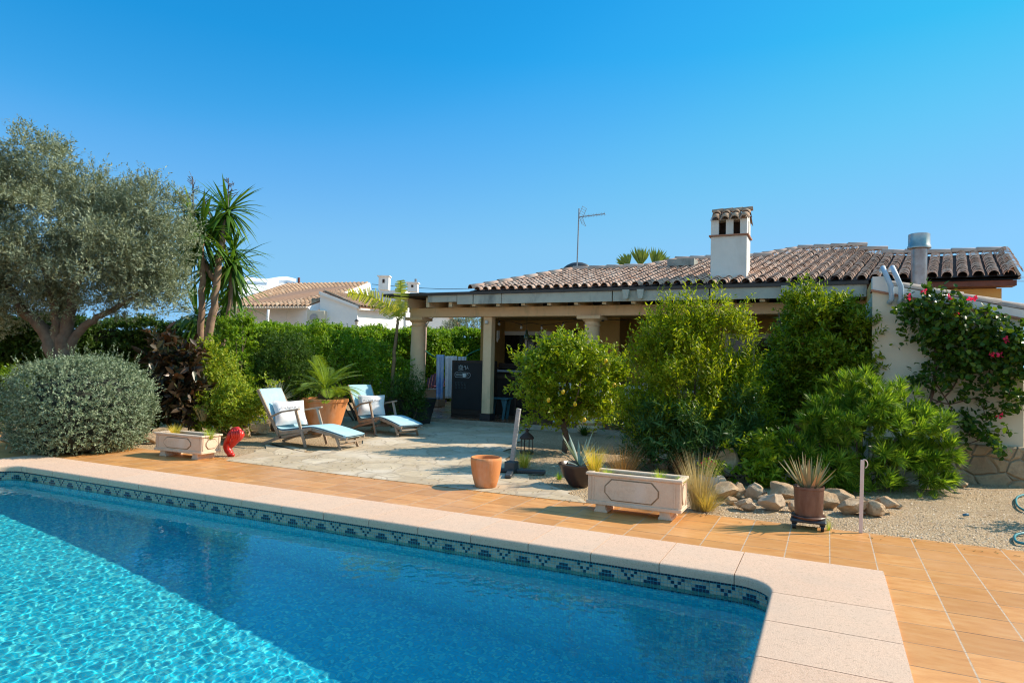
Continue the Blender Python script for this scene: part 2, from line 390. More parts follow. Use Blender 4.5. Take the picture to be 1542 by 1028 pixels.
# dark mortar under the coping
mort = M('joint_mortar', (.36,.27,.20), (.25,.18,.13), 20, .95)
b = MB(); rin = rrect(.02, step=.1)
V = [(p[0], p[1], ZT-.010) for p, _ in rin] + [(*outer_of(p, nr), ZT-.010) for p, nr in rin]
n = len(rin)
V = []
for p, nr in rin: q = outer_of(p, nr); V += [(p[0]+nr[0]*.01, p[1]+nr[1]*.01, ZT-.009), (q[0], q[1], ZT-.009)]
b.add(V, [(2*i, 2*((i+1)%n), 2*((i+1)%n)+1, 2*i+1) for i in range(n)])
V = []
for p, nr in rin: V += [(p[0]-nr[0]*.008, p[1]-nr[1]*.008, ZT-.009), (p[0]-nr[0]*.008, p[1]-nr[1]*.008, ZT-.07)]
b.add(V, [(2*i, 2*((i+1)%n), 2*((i+1)%n)+1, 2*i+1) for i in range(n)])
struct(b.build('coping_joints', mort))
# mosaic band: one face per tile
WO = .045                                            # wall set back behind the nose
CS = .0257; band = rrect(WO, step=CS*.999)
# resample evenly
pts = [p for p, _ in band]; L = [0]
for i in range(len(pts)): L.append(L[-1]+math.dist(pts[i], pts[(i+1) % len(pts)]))
tot = L[-1]; NCOL = int(tot/CS/14)*14; cs = tot/NCOL
def along(s_):
    s_ %= tot; i = np.searchsorted(L, s_, 'right')-1; i = min(i, len(pts)-1); a, c_ = pts[i], pts[(i+1) % len(pts)]; f = (s_-L[i])/max(1e-9, L[i+1]-L[i])
    return (a[0]+(c_[0]-a[0])*f, a[1]+(c_[1]-a[1])*f)
m, t = newmat('mosaic_beige'); mos_b = m; r_ = t.add('NewGeometry').outputs['Random Per Island']
t.l(t.ramp(r_, [(0, (.34,.31,.22)), (.5, (.44,.40,.29)), (1, (.26,.25,.19))]), t.bsdf.inputs['Base Color']); t.bsdf.inputs['Roughness'].default_value = .2
m, t = newmat('mosaic_navy'); mos_n = m; r_ = t.add('NewGeometry').outputs['Random Per Island']
t.l(t.ramp(r_, [(0, (.006,.018,.045)), (1, (.010,.035,.075))]), t.bsdf.inputs['Base Color']); t.bsdf.inputs['Roughness'].default_value = .15
m, t = newmat('mosaic_blue'); mos_c = m; r_ = t.add('NewGeometry').outputs['Random Per Island']
t.l(t.ramp(r_, [(0, (.03,.34,.46)), (.5, (.06,.46,.58)), (1, (.02,.26,.40))]), t.bsdf.inputs['Base Color']); t.bsdf.inputs['Roughness'].default_value = .2
pat = {1: {0, 4}, 2: {1, 3, 8, 9, 10}, 3: {2, 7, 8, 9, 10, 11}}
b = MB(); gz = .0016; off0 = 9
for i in range(NCOL):
    p, q = along(i*cs+gz), along((i+1)*cs-gz)
    if p[1] < .2: continue
    for r in range(0, 9):
        z1 = ZT-.076-r*CS-gz; z0 = z1-CS+2*gz
        k = (i+off0) % 14
        b.cur = 1 if (r == 0 or k in pat.get(r, ()) or r == 7) else (0 if r < 7 else 2)
        b.add([(p[0],p[1],z0),(q[0],q[1],z0),(q[0],q[1],z1),(p[0],p[1],z1)], [(0,1,2,3)])
tiles = struct(b.build('waterline_tiles', [mos_b, mos_n, mos_c], fixn=False))
# basin
m, t = newmat('pool_mosaic'); bas_m = m
uv = t.add('UVMap').outputs[0]; sx = t.add('SeparateXYZ'); t.l(uv, sx.inputs[0])
u = t.math('DIVIDE', sx.outputs[0], .026); v = t.math('DIVIDE', sx.outputs[1], .026)
cb = t.add('CombineXYZ'); t.l(t.math('FLOOR', u), cb.inputs[0]); t.l(t.math('FLOOR', v), cb.inputs[1])
wn = t.add('TexWhiteNoise', noise_dimensions='3D'); t.l(cb.outputs[0], wn.inputs['Vector'])
c = t.ramp(wn.outputs['Value'], [(0, (.003,.44,.64)), (.3, (.006,.57,.80)), (.6, (.01,.65,.86)), (.85, (.28,.92,.92)), (1, (.01,.54,.74))])
n = t.noise(uv, 2.2, 5); c = t.mix(t.math('MULTIPLY', n, .35), c, (.01, .46, .56))
g = t.math('MAXIMUM', t.math('LESS_THAN', t.math('PINGPONG', u, .5), .05), t.math('LESS_THAN', t.math('PINGPONG', v, .5), .05))
c = t.mix(g, c, (.22, .50, .55)); t.l(c, t.bsdf.inputs['Base Color']); t.bsdf.inputs['Roughness'].default_value = .5
me = bpy.data.meshes.new('pool_basin'); bw = rrect(WO+.006, step=.25); n = len(bw)
def fz(x, y): return -(.965 + 1.1*min(1, max(0, (x-IX0)/(IX1-IX0))))
zlev = [-.02, -.7, None]
V = []; UVv = []; s_ = 0
for i, (p, nr) in enumerate(bw):
    if i: s_ += math.dist(p, bw[i-1][0])
    for z in zlev:
        z = fz(*p) if z is None else z; V.append((p[0], p[1], z)); UVv.append((s_, z))
Fc = [(i*3+j, ((i+1)%n)*3+j, ((i+1)%n)*3+j+1, i*3+j+1) for i in range(n) for j in range(2)]
Fc.append(tuple(i*3+2 for i in range(n)))
me.from_pydata(V, [], Fc); me.materials.append(bas_m); uvl = me.uv_layers.new(name='UVMap')
for pl in me.polygons:
    for li in pl.loop_indices:
        vi = me.loops[li].vertex_index
        uvl.data[li].uv = UVv[vi] if len(pl.vertices) == 4 else (V[vi][0], V[vi][1])
basin = bpy.data.objects.new('pool_basin', me); COL.objects.link(basin); struct(basin)
# water with real ripples
WAMP = .000062
nx_, ny_ = 1200, 760; ZW = -.165
xs = np.linspace(IX0-WO, IX1+WO, nx_); ys = np.linspace(IY0, IY1+WO, ny_); X, Y = np.meshgrid(xs, ys)
rr = RS(11); Z = np.zeros_like(X)
for k in range(90):
    lam = .042*(1+rr.rand()**1.5*3.2); a = rr.rand()*2*pi; kk = 2*pi/lam; amp = WAMP*(lam/.2)**1.25*(.4+rr.rand())
    wx = X*cos(a)+Y*sin(a); Z += amp*np.sin(kk*wx + rr.rand()*6.28 + 1.2*np.sin(.7*X+rr.rand()*6)+1.2*np.sin(.8*Y+rr.rand()*6))
V = np.c_[X.ravel(), Y.ravel(), (ZW+Z).ravel()]
idx = np.arange(nx_*ny_).reshape(ny_, nx_); Fq = np.c_[idx[:-1,:-1].ravel(), idx[:-1,1:].ravel(), idx[1:,1:].ravel(), idx[1:,:-1].ravel()]
m, t = newmat('water'); wat_m = m
gl = t.add('BsdfGlass'); gl.inputs['IOR'].default_value = 1.33; gl.inputs['Roughness'].default_value = 0.; gl.inputs['Color'].default_value = (.70, 1, 1, 1)
t.l(gl.outputs[0], t.out.inputs[0]); t.n.remove(t.bsdf)
water = struct(npmesh('pool_water', V, Fq, wat_m, smooth=True))
water.cycles.is_caustics_caster = True
for o in (basin, tiles): o.cycles.is_caustics_receiver = True
# ================================================================== HOUSE
ochre = M('ochre_render', (.56,.34,.12), (.48,.29,.10), 2.5, .9, .003, stain=(.40,.27,.12))
cream = M('cream_paint', (.86,.60,.37), (.80,.54,.31), 3, .8, .002, stain=(.45,.36,.22))
fascia_m = M('weathered_fascia', (.52,.50,.42), (.44,.42,.36), 4, .85, .003, stain=(.22,.22,.20))
white_r = M('white_render', (.74,.72,.68), (.68,.66,.62), 2.5, .92, .004, stain=(.58,.55,.50))
white_p = M('white_paint', (.80,.80,.78), (.76,.76,.74), 5, .45)
dark_wood = M('dark_wood', (.045,.028,.02), (.03,.018,.012), 8, .6, .002)
black_m = M('black_metal', (.018,.018,.02), (.012,.012,.014), 8, .45)
gutter_m = M('dark_gutter', (.055,.04,.035), (.035,.028,.025), 6, .5)
steel = M('stainless_steel', (.50,.48,.46), (.34,.32,.31), 6, .38, metal=1., stain=(.30,.22,.17))
grey_met = M('galvanised_metal', (.32,.32,.33), (.25,.25,.26), 10, .4, metal=.8)
plinth_m = M('black_plinth', (.03,.03,.035), (.02,.02,.025), 8, .4)
m, t = newmat('window_glass'); glass_m = m; t.bsdf.inputs['Base Color'].default_value = (.012,.014,.016,1); t.bsdf.inputs['Roughness'].default_value = .04
def tilecol(name, cols, dark=(.34,.20,.14)):
    m, t = newmat(name); r = t.add('NewGeometry').outputs['Random Per Island']; P = t.add('TexCoord').outputs['Object']
    c = t.ramp(r, [(i/(len(cols)-1), k) for i, k in enumerate(cols)])
    n = t.noise(P, 7, 6, .75); c = t.mix(t.ramp(n, [(.54, (0,0,0)), (.74, (.6,.6,.6))]), c, dark)
    c = t.mix(t.ramp(t.noise(P, .9, 5), [(.5, (0,0,0)), (.7, (.5,.5,.5))]), c, dark)
    t.l(c, t.bsdf.inputs['Base Color']); t.bsdf.inputs['Roughness'].default_value = .88; t.l(t.bump(t.noise(P, 60, 4), .6, .004), t.bsdf.inputs['Normal'])
    return m
roof_m = tilecol('clay_roof_tile', [(.70,.42,.29), (.80,.53,.39), (.60,.34,.23), (.86,.63,.49), (.72,.46,.34)])
roof_dk = M('roof_underlay', (.045,.03,.025), (.03,.02,.015), 6, .9)
roof_n = tilecol('neighbour_roof_tile', [(.50,.30,.18), (.58,.38,.25), (.42,.25,.15), (.62,.44,.30)], (.25,.15,.10))
def barrel(mb, a, b_, r0, r1, nrm, n=6, thick=.012):
    """one half-round cover tile from a (low end) to b_ (high end)"""
    a, b_ = Vector(a), Vector(b_); d = (b_-a).normalized(); u = Vector(nrm); u = (u-d*u.dot(d)).normalized(); s_ = d.cross(u)
    vs = []
    for (p, r) in ((a, r0), (b_, r1)):
        for k in range(n+1):
            an = pi*k/n; vs.append(p + s_*(r*cos(an)) + u*(r*sin(an)))
    for k in range(n+1):
        an = pi*k/n; vs.append(a + s_*((r0-thick)*cos(an)) + u*((r0-thick)*sin(an)))
    m_ = n+1
    mb.add(vs, [(k, k+1, m_+k+1, m_+k) for k in range(n)] + [(k+1, k, 2*m_+k, 2*m_+k+1) for k in range(n)])
def tile_slope(mb, org, ux, uy, inside, W, L, pitch=.215, row=.145, r=.085, seed=0):
    """cover tiles in columns: org + ux*a + uy*b, kept where inside(a, b)"""
    rr = RS(seed); org, ux, uy = Vector(org), Vector(ux).normalized(), Vector(uy).normalized(); nrm = ux.cross(uy)
    if nrm.z < 0: nrm = -nrm
    nc = int(W/pitch); nr = int(L/row)
    for i in range(nc):
        a = (i+.5)*pitch; ph = rr.randn()*.006
        for j in range(nr):
            b_ = j*row
            if not inside(a, b_+row*.5): continue
            q = org + ux*(a+rr.randn()*.004+ph) + uy*(b_) + nrm*(.028+rr.rand()*.006)
            barrel(mb, q, q+uy*(row+.035)-nrm*.022, r*(1+rr.randn()*.03), r*.86, nrm)
def ridge_tiles(mb, a, b_, r=.10, L=.36, seed=0, flip=False):
    a, b_ = Vector(a), Vector(b_); d = b_-a; n = max(1, int(d.length/L)); d = d/n; rr = RS(seed)
    for i in range(n):
        p = a+d*i; barrel(mb, p+Vector((0,0,.012)), p+d*1.12, r*(1+rr.randn()*.02), r*.88, (0,0,1))
house = thing('house', 'ochre and cream villa with clay tiled roof and covered porch behind the garden', 'house', (-3.5, 16, 0))
S = .27; EY, EZ = 13.25, 3.08
def rz_(Y): return EZ + S*(Y-EY)
# roof outline (X, Y) of the front slope and its stepped ridge
sh = .10
def P3(x, y, dz=0.): return (x + sh*(y-EY)*0, y, rz_(y)+dz)
top = [(-7.45, EY), (-5.95, 16.0), (-4.15, 16.0), (-3.55, 17.2), (-1.75, 17.2), (-1.35, 17.6), (-.75, 18.6), (.75, 18.6), (.82, 17.6), (1.2, 16.9), (1.9, 16.3), (3.25, 16.3), (2.82, EY)]
def Ytop(x):
    if x <= top[0][0] or x >= 3.25: return EY
    if x > 2.82:
        return 16.3 if x < 3.25 else EY
    for (x0, y0), (x1, y1) in zip(top[:-2], top[1:-1]):
        if x0 <= x <= x1: return y0 + (y1-y0)*(x-x0)/max(1e-6, x1-x0)
    return EY
ux = Vector((1,0,0)); uy = Vector((.14, 1, S)).normalized()
mb = MB(); kx = .14
org = Vector((-8.2, EY, EZ))
Lmax = 5.6*math.sqrt(1+S*S+kx*kx)
def inside(a, b_):
    q = org + ux*a + uy*b_; x, y = q.x, q.y
    # right verge runs along the tile columns
    xv = 2.72 + kx*(y-EY)
    if x > xv: return False
    if x < -7.45: return False
    return y < Ytop(min(x, 2.9)) if x < 2.8 else y < 16.3
tile_slope(mb, org, ux, uy, inside, 11.6, Lmax, seed=3)
roof = mb.build('roof', roof_m, house, smooth=True)
# underlay, back slopes, ridges
mb = MB()
fr = [P3(x, y, .004) for x, y in top]; mb.poly(fr)
mb.poly([P3(x, y, -.05) for x, y in top][::-1])
for (a, b_) in zip(top[:-1], top[1:]):
    if a[1] == EY and b_[1] == EY: continue
    mb.add([P3(*a, .004), P3(*b_, .004), (b_[0], 23, max(3.05, rz_(b_[1])-1.2)), (a[0], 23, max(3.05, rz_(a[1])-1.2))], [(0,1,2,3)])
mb.build('roof_deck', roof_dk, roof)
def rdg(a, b_, **k): mb = MB(); ridge_tiles(mb, a, b_, **k); mb.build('ridge_tile', roof_m, roof, smooth=True)
def ridge(p, q, **k): rdg(P3(*p, .05), P3(*q, .05), **k)
ridge((-5.95,16), (-4.15,16)); ridge((-3.6,17.2), (-1.3,17.2)); ridge((-.75,18.6), (.80,18.6), seed=2); ridge((.62,17.5), (1.15,17.5)); ridge((1.05,16.7),(1.9,16.4)); ridge((1.85,16.3), (3.15,16.3), seed=4)
rdg(P3(-7.42,EY,.05), P3(-5.95,16,.05), seed=5)
rdg(P3(-4.15,16,.03), P3(-3.55,17.2,.03), seed=6); rdg(P3(-1.75,17.2,.03), P3(-.75,18.6,.03), seed=7)
rdg(P3(2.74,EY,.05), P3(2.74+kx*3.1,16.3,.05), r=.105, L=.18, seed=8)
# eave: dark gutter line, fascia, rafters, soffit boards
mb = MB(); mb.bb(-9.85, .62, EY-.07, EY+.02, EZ-.075, EZ-.012); mb.bb(-9.85,-9.75, EY+.021, 14.35, EZ-.075, EZ-.012); mb.build('gutter', gutter_m, house)
mb = MB()
for x0, x1 in ((-7.75,-7.33),(-7.32,-6.6),(-6.6,-4.05),(-4.04,-2.1),(-2.09,-.75),(-.74,.60)):
    mb.box(((x0+x1)/2, EY-.01, EZ-.185), (x1-x0-.012, .05, .22))
mb.bb(-8.55,-7.76, EY-.03, EY+.02, EZ-.235, EZ-.076)
mb.build('fascia', fascia_m, house, bevel=.004)
raf = None
for i, x in enumerate(np.arange(-9.2, .5, .62)):
    if i == 0:
        mb = MB(); mb.prism([(x-.045, EY+.03, EZ-.345), (x-.045, EY+.03, EZ-.12), (x-.045, 14.3, EZ-.09), (x-.045, 14.3, EZ-.30)], (.09,0,0)); raf = mb.build('rafter', cream, house, org=(x, EY, EZ))
    else:
        c = raf.copy(); COL.objects.link(c); c.parent = house; c.location = (raf.location[0]+(x+9.2), raf.location[1], raf.location[2])
mb = MB(); mb.bb(-7.6, .6, EY+.04, 17.05, EZ-.085, EZ-.078); mb.bb(-9.8, -7.601, EY+.04, 14.30, EZ-.085, EZ-.078); mb.bb(-8.85,-7.601,14.35,17.3,EZ-.085,EZ-.03)
mb.poly([(-9.85,EY,EZ-.01),(-7.3,EY,EZ-.01),(-7.3,14.35,EZ+.0),(-9.85,14.35,EZ+.0)])
mb.bb(-9.8,-7.6,14.30,14.345,2.70,2.99); mb.build('soffit', dark_wood, house)
mb = MB(); mb.bb(-9.42, .60, 13.78, 14.02, 2.54, 2.765); mb.build('beam', cream, house, bevel=.008)
# columns
def tuscan(x, y, z0, z1, r):
    b = MB(); h = z1-z0
    b.lathe([(r*1.0,0),(r*1.0,h*.02),(r*.98,h*.3),(r*.92,h*.7),(r*.86,h-.22),(r*.98,h-.215),(r*.98,h-.195),(r*.86,h-.19),(r*.86,h-.13),(r*1.0,h-.12),(r*1.22,h-.06),(r*1.25,h-.05)], (x,y,z0), 28)
    return b
b = tuscan(-4.70, 13.9, .02, 2.54, .19); o = b.build('column', cream, house, smooth='auto')
c_ = MB(); c_.bb(-4.97,-4.43, 13.63, 14.17, 2.46, 2.538); c_.build('capital', cream, o, bevel=.008)
c_ = MB(); c_.lathe([(.30,0),(.30,.10),(.26,.14),(.30,.2),(.27,.27),(.21,.30),(.23,.36),(.205,.40)], (-4.70,13.9,.02), 24); c_.build('column_base', cream, o, smooth='auto')
b = tuscan(-9.25, 13.93, .0, 2.54, .20); o = b.build('column', cream, house, smooth='auto')
c_ = MB(); c_.bb(-9.50,-9.0, 13.68, 14.18, 2.46, 2.538); c_.build('capital', cream, o, bevel=.008)
b = MB(); b.box((-7.26,13.93,1.40),(.22,.20,2.28)); o = b.build('post', cream, house, bevel=.01)
c_ = MB(); c_.box((-7.26,13.93,.13),(.27,.26,.26)); c_.build('plinth', plinth_m, o)
c_ = MB(); c_.lathe([(.001,.06),(.035,.05),(.045,.02),(.045,-.03),(.0,-.035)],(-7.27,13.80,2.40),12); c_.build('sensor', white_p, o, smooth=True)
# walls of the house
WY = 17.0
def wall_open(mb, x0, x1, z0, z1, y0, y1, ops):
    xs_ = sorted({x0, x1, *[o[0] for o in ops], *[o[1] for o in ops]})
    for a, b_ in zip(xs_[:-1], xs_[1:]):
        op = [o for o in ops if o[0] <= a+1e-6 and o[1] >= b_-1e-6]
        if not op: mb.bb(a, b_, y0, y1, z0, z1)
        else:
            o = op[0]
            if o[2] > z0: mb.bb(a, b_, y0, y1, z0, o[2])
            if o[3] < z1: mb.bb(a, b_, y0, y1, o[3], z1)
ops = [(-8.45,-6.9,.55,2.36), (-6.62,-5.5,.12,2.40), (-4.35,-2.9,.8,2.32), (-2.3,-1.0,.8,2.3)]
mb = MB(); wall_open(mb, -8.75, .6, .1, 3.0, WY, WY+.25, ops); mb.bb(-8.75,-8.5, WY+.25, 23, .1, 3.0)
mb.bb(-5.35,-4.75, 16.2, WY, .1, 2.75)
mb.build('wall', ochre, house)
mb = MB(); mb.bb(-8.2, .6, WY-1.2, WY-.002, 2.66, 2.76); mb.bb(-8.6,-8.35, 16.0, WY, .1, 2.7); mb.build('wall_trim', ochre, house)
for i, (x0, x1, z0, z1) in enumerate(ops):
    door = z0 < .2
    mb = MB(); fw = .07
    mb.bb(x0, x1, WY-.03, WY+.06, z1-fw*1.6, z1-.002); mb.bb(x0, x1, WY-.03, WY+.06, z0+.002, z0+fw)
    for x in (x0+.001, x1-fw-.001, (x0+x1)/2-fw/2): mb.bb(x, x+fw, WY-.028, WY+.055, z0+fw, z1-fw*1.6)
    o = mb.build('door' if door else 'window', dark_wood if door else white_p, house)
    mb = MB(); mb.bb(x0+.01, x1-.01, WY+.0, WY+.012, z0+.02, z1-.02); mb.build('pane', glass_m, o)
# right wing, behind the white annex
mb = MB(); mb.bb(.75, 2.62, 13.6, 16, .0, 2.92); mb.bb(.6,.75,11.4,17.2,0,2.9); mb.bb(2.5,2.62,16,20,0,2.92); o = mb.build('wall', M('yellow_render', (.64,.42,.15), (.58,.36,.12), 2, .9, .003), house)
mb = MB(); mb.bb(.66, 2.76, EY+.02, 13.6, 2.93, 3.02); mb.build('eave_board', M('red_brown_board', (.16,.05,.03), (.11,.035,.02), 5, .7), house)
mb = MB(); mb.poly([P3(x, y, -.06) for x, y in ((.6,EY),(2.8,EY),(3.2,16.3),(.6,16.3))]); mb.build('soffit', roof_dk, house)
# chimney as part of the roof
cx0, cx1, cy0, cy1 = -2.165, -1.475, 13.72, 14.36; zt = 4.10
mb = MB(); mb.bb(cx0, cx1, cy0, cy1, 3.1, zt)
ch = mb.build('chimney', white_r, roof, bevel=.006)
brick_m = M('thin_brick', (.42,.20,.12), (.34,.15,.09), 12, .85, .003)
mb = MB(); mb.bb(cx0-.035, cx1+.035, cy0-.035, cy1+.035, zt+.001, zt+.03); mb.build('brick_course', brick_m, ch)
mb = MB(); z0, z1 = zt+.031, zt+.33; n_ = 3; wpost = .15
for y0, y1 in ((cy0, cy0+.07), (cy1-.07, cy1)):
    for k, (a, b_) in enumerate(((cx0, cx0+.15), (cx0+.29, cx0+.43), (cx0+.56, cx1))): mb.bb(a, b_, y0, y1, z0, z1)
mb.bb(cx0, cx0+.05, cy0+.07, cy1-.07, z0, z1)
mb.bb(cx1-.06, cx1, cy0+.07, cy0+.25, z0, z1); mb.bb(cx1-.06, cx1, cy1-.25, cy1-.07, z0, z1)
mb.build('chimney_head', white_r, ch)
mb = MB(); mb.bb(cx0+.06, cx1-.07, cy0+.3, cy0+.36, z0, z1); mb.build('flue_dark_sheet', roof_dk, ch)  # dark sheet stands in for the shade inside the chimney head
mb = MB(); ym = (cy0+cy1)/2; zr = z1+.20
mb.prism([(cx0,cy0,z1+.001),(cx0,cy1,z1+.001),(cx0,ym,zr-.02)], (cx1-cx0,0,0))
mb.build('gable_cap', white_r, ch)
mb = MB()
for k in range(4):
    x = cx0+.085+k*.187
    for sg, ye in ((-1, cy0-.07), (1, cy1+.07)):
        dy = ym-ye; barrel(mb, (x, ye, z1-.02), (x, ye+dy*.55, z1-.02+.55*.22), .088, .080, (0,-dy*.2,1)); barrel(mb, (x, ye+dy*.5, z1+.01+.5*.22), (x, ym, zr), .086, .078, (0,-dy*.2,1))
for k in range(4):
    x = cx0-.02+k*.19; barrel(mb, (x, ym, zr+.01), (x+.215, ym, zr+.03), .085, .078, (0,0,1))
mb.build('cap_tile', roof_n, ch, smooth=True)
# low skylight kerb on the roof
mb = MB(); mb.box((-3.15,15.9,rz_(15.9)+.12),(.62,.5,.16)); mb.build('skylight', M('grey_concrete', (.36,.36,.32),(.26,.26,.24),5,.9,.004,stain=(.15,.15,.13)), roof)
# spouts through the fascia
for x in (-3.72,-3.42,-.72,-.46):
    b = MB(); b.add([(x-.05,EY-.035,EZ-.24),(x+.03,EY-.035,EZ-.24),(x+.05,EY-.035,EZ-.085),(x-.07,EY-.035,EZ-.085),(x-.05,EY-.16,EZ-.26),(x+.03,EY-.16,EZ-.26),(x+.06,EY-.16,EZ-.07),(x-.08,EY-.16,EZ-.07)], [(0,1,2,3),(4,7,6,5),(0,4,5,1),(1,5,6,2),(2,6,7,3),(3,7,4,0)])
    b.build('spout', fascia_m, house)
# flue behind the annex wall
fl = thing('metal_flue', 'stainless steel flue pipe with round cowl rising behind the white annex wall', 'flue', (1.31,12.5,2.4))
b = MB(); b.tube([(1.31,12.5,2.4),(1.31,12.5,3.52)], .115, 24); b.build('pipe', M('rusty_steel', (.34,.33,.34), (.24,.20,.19), 5, .35, metal=.85, stain=(.22,.10,.06)), fl, smooth='auto')
b = MB(); b.lathe([(.001,3.72),(.135,3.72),(.155,3.71),(.158,3.53),(.17,3.51),(.17,3.48),(.115,3.47)], (1.31,12.5,0), 28); b.build('cowl', steel, fl, smooth='auto')
# antenna + dish
an = thing('tv_antenna', 'grey television aerial on a tall thin mast above the roof ridge', 'antenna', (-5.9,16.2,4))
b = MB(); A0 = PY(868.5,404,16.2); A1 = PY(872,314,16.2); b.tube([A0-np.array([0,0,.4]), A1], .018, 8); b.build('mast', grey_met, an)
b = MB(); B0 = PY(871,327,16.2); B1 = PY(911,322,16.2); b.tube([B0, B1], .010, 6)
for k in range(9):
    p = B0+(B1-B0)*(.18+.1*k); b.tube([p-np.array([0,.12,.0]), p+np.array([0,.12,.0])], .004, 5); b.tube([p-np.array([0,0,.05]), p+np.array([0,0,.05])], .004, 5)
b.build('boom', grey_met, an)
b = MB(); R0 = B0+(B1-B0)*.09
for dz in np.linspace(-.22,.24,9): b.tube([R0+np.array([abs(dz)*.4,-.15,dz]), R0+np.array([abs(dz)*.4,.15,dz])], .005, 5)
for dy in (-.15,.15): b.tube([R0+np.array([.09,dy,-.22]), R0+np.array([0,dy,0]), R0+np.array([.1,dy,.24])], .006, 5)
b.build('reflector', grey_met, an)
sdh = thing('satellite_dish', 'dark satellite dish peeking over the roof ridge by the aerial', 'dish', (-5.9,17,4))
b = MB(); pc = PY(869,403,16.6); b.lathe([(.001,.0),(.15,.02),(.28,.07),(.38,.14),(.37,.15),(.27,.085),(.001,.02)], pc-np.array([0,0,.02]), 24, sy=.5); 
V_ = b.v; b.v = [(x, y, pc[2]+.13-(z-pc[2])*1.0) for x, y, z in V_]; b.build('reflector_dish', M('dark_dish', (.06,.06,.065), (.05,.05,.05), 5, .5), sdh, smooth=True)
b = MB(); b.tube([pc-np.array([0,0,.35]), pc+np.array([0,0,.1])], .02, 8); b.build('bracket', grey_met, sdh)
# white annex with sloping top and stone base
ax = thing('garden_annex', 'white rendered lean-to wall with stone base at the right end of the house', 'annex', (1.5,11.2,0))
stone_m, t = newmat('rubble_stone')
P = t.add('TexCoord').outputs['Object']; nz = t.add('TexNoise'); nz.inputs['Scale'].default_value = 2.; t.l(P, nz.inputs['Vector'])
wv = t.add('VectorMath', operation='MULTIPLY_ADD'); t.l(nz.outputs['Color'], wv.inputs[0]); wv.inputs[1].default_value = (.3,.3,.3); t.l(t.mapv(P, (1,1,1.3)), wv.inputs[2])
ve = t.add('TexVoronoi', feature='DISTANCE_TO_EDGE'); ve.inputs['Scale'].default_value = 3.3; t.l(wv.outputs[0], ve.inputs['Vector']); vc = t.add('TexVoronoi'); vc.inputs['Scale'].default_value = 3.3; t.l(wv.outputs[0], vc.inputs['Vector'])
sc = t.add('SeparateColor'); t.l(vc.outputs['Color'], sc.inputs[0]); c = t.ramp(sc.outputs[0], [(0,(.42,.30,.17)),(.5,(.50,.38,.24)),(1,(.34,.24,.14))]); n = t.noise(P, 9, 8, .75)
c = t.mix(t.ramp(n, [(.45,(0,0,0)),(.7,(.7,.7,.7))]), c, (.26,.18,.11)); j = t.math('LESS_THAN', ve.outputs['Distance'], .035); c = t.mix(t.math('MULTIPLY', j, .55), c, (.30,.23,.15)); t.l(c, t.bsdf.inputs['Base Color']); t.bsdf.inputs['Roughness'].default_value = .9
t.l(t.bump(t.math('ADD', t.math('MULTIPLY', t.math('MINIMUM', ve.outputs['Distance'], .08), 12.), n), 1., .03), t.bsdf.inputs['Normal'])
AY = 11.0
def zt_(x): return 2.80 - .24*(x-.57)
annex_m = M('warm_white_render', (.70,.62,.47), (.64,.56,.42), 1.5, .92, .004, stain=(.60,.50,.36))
mb = MB(); mb.prism([(.57,AY,.50),(2.36,AY,.50),(2.36,AY,zt_(2.36)-.16),(.57,AY,zt_(.57)-.16)], (0,.30,0)); mb.build('wall', annex_m, ax)
mb = MB(); mb.prism([(.57,AY-.012,zt_(.57)-.128),(2.44,AY-.012,zt_(2.44)-.128),(2.44,AY-.012,zt_(2.44)-.02),(.80,AY-.012,zt_(.80)-.02),(.74,AY-.012,zt_(.57)+.06),(.57,AY-.012,zt_(.57)+.06)], (0,.32,0)); mb.build('parapet', white_r, ax)
mb = MB(); mb.prism([(.55,AY-.035,zt_(.55)-.16),(2.46,AY-.035,zt_(2.46)-.16),(2.46,AY-.035,zt_(2.46)-.13),(.55,AY-.035,zt_(.55)-.13)], (0,.3,0)); mb.build('brick_course', brick_m, ax)
mb = MB(); a0 = Vector((2.55,AY+.1,zt_(2.55)-.01)); a1 = Vector((.82,AY+.1,zt_(.82)-.01)); ridge_tiles(mb, a0, a1, r=.085, L=.36, seed=3); mb.build('coping_tile', M('grey_clay_tile', (.38,.33,.29), (.26,.22,.20), 8, .85, .003), ax, smooth=True)
mb = MB(); mb.prism([(.90,AY-.10,-.05),(2.44,AY-.10,-.05),(2.44,AY-.10,.515),(.90,AY-.10,.515)], (0,.14,0)); mb.bb(.57,2.36,AY,AY+.3,-.05,.50); mb.bb(.53,.9,AY-.05,AY,-.05,.515); mb.build('stone_base', stone_m, ax, bevel=.015)
mb = MB(); mb.bb(.57,.62, AY+.3, 13.6, 0, 2.6); mb.build('side_wall', annex_m, ax); mb = MB(); mb.bb(2.31,2.36,AY+.3,13.6,0,2.3); mb.build('side_wall', annex_m, ax)
mb = MB(); mb.prism([(.60,AY+.2,2.62),(2.5,AY+.2,2.2),(2.5,AY+.2,2.23),(.60,AY+.2,2.65)], (0,2.3,0)); mb.build('roof', roof_n, ax)
b = MB(); b.lathe([(.001,0),(.03,0),(.035,.1),(.0,.1)], (2.47,AY-.05,1.98), 10); 
for k, x in enumerate((.74,.86)):
    b = MB(); pts = [(x-.05,AY+.12,2.96),(x-.04,AY-.02,2.985),(x,AY-.09,2.86),(x+.06,AY-.10,2.70),(x+.07,AY-.08,2.52),(x+.04,AY-.04,2.46)]
    o = b.tube(pts, .035, 10).build('drain_pipe', M('pale_blue_plastic', (.42,.52,.62), (.36,.46,.56), 6, .4), None, smooth=True); tag(o, ('left' if k == 0 else 'right')+'most of two pale curved pipes hanging over the white annex corner', 'pipe', 'pipes over the annex wall')
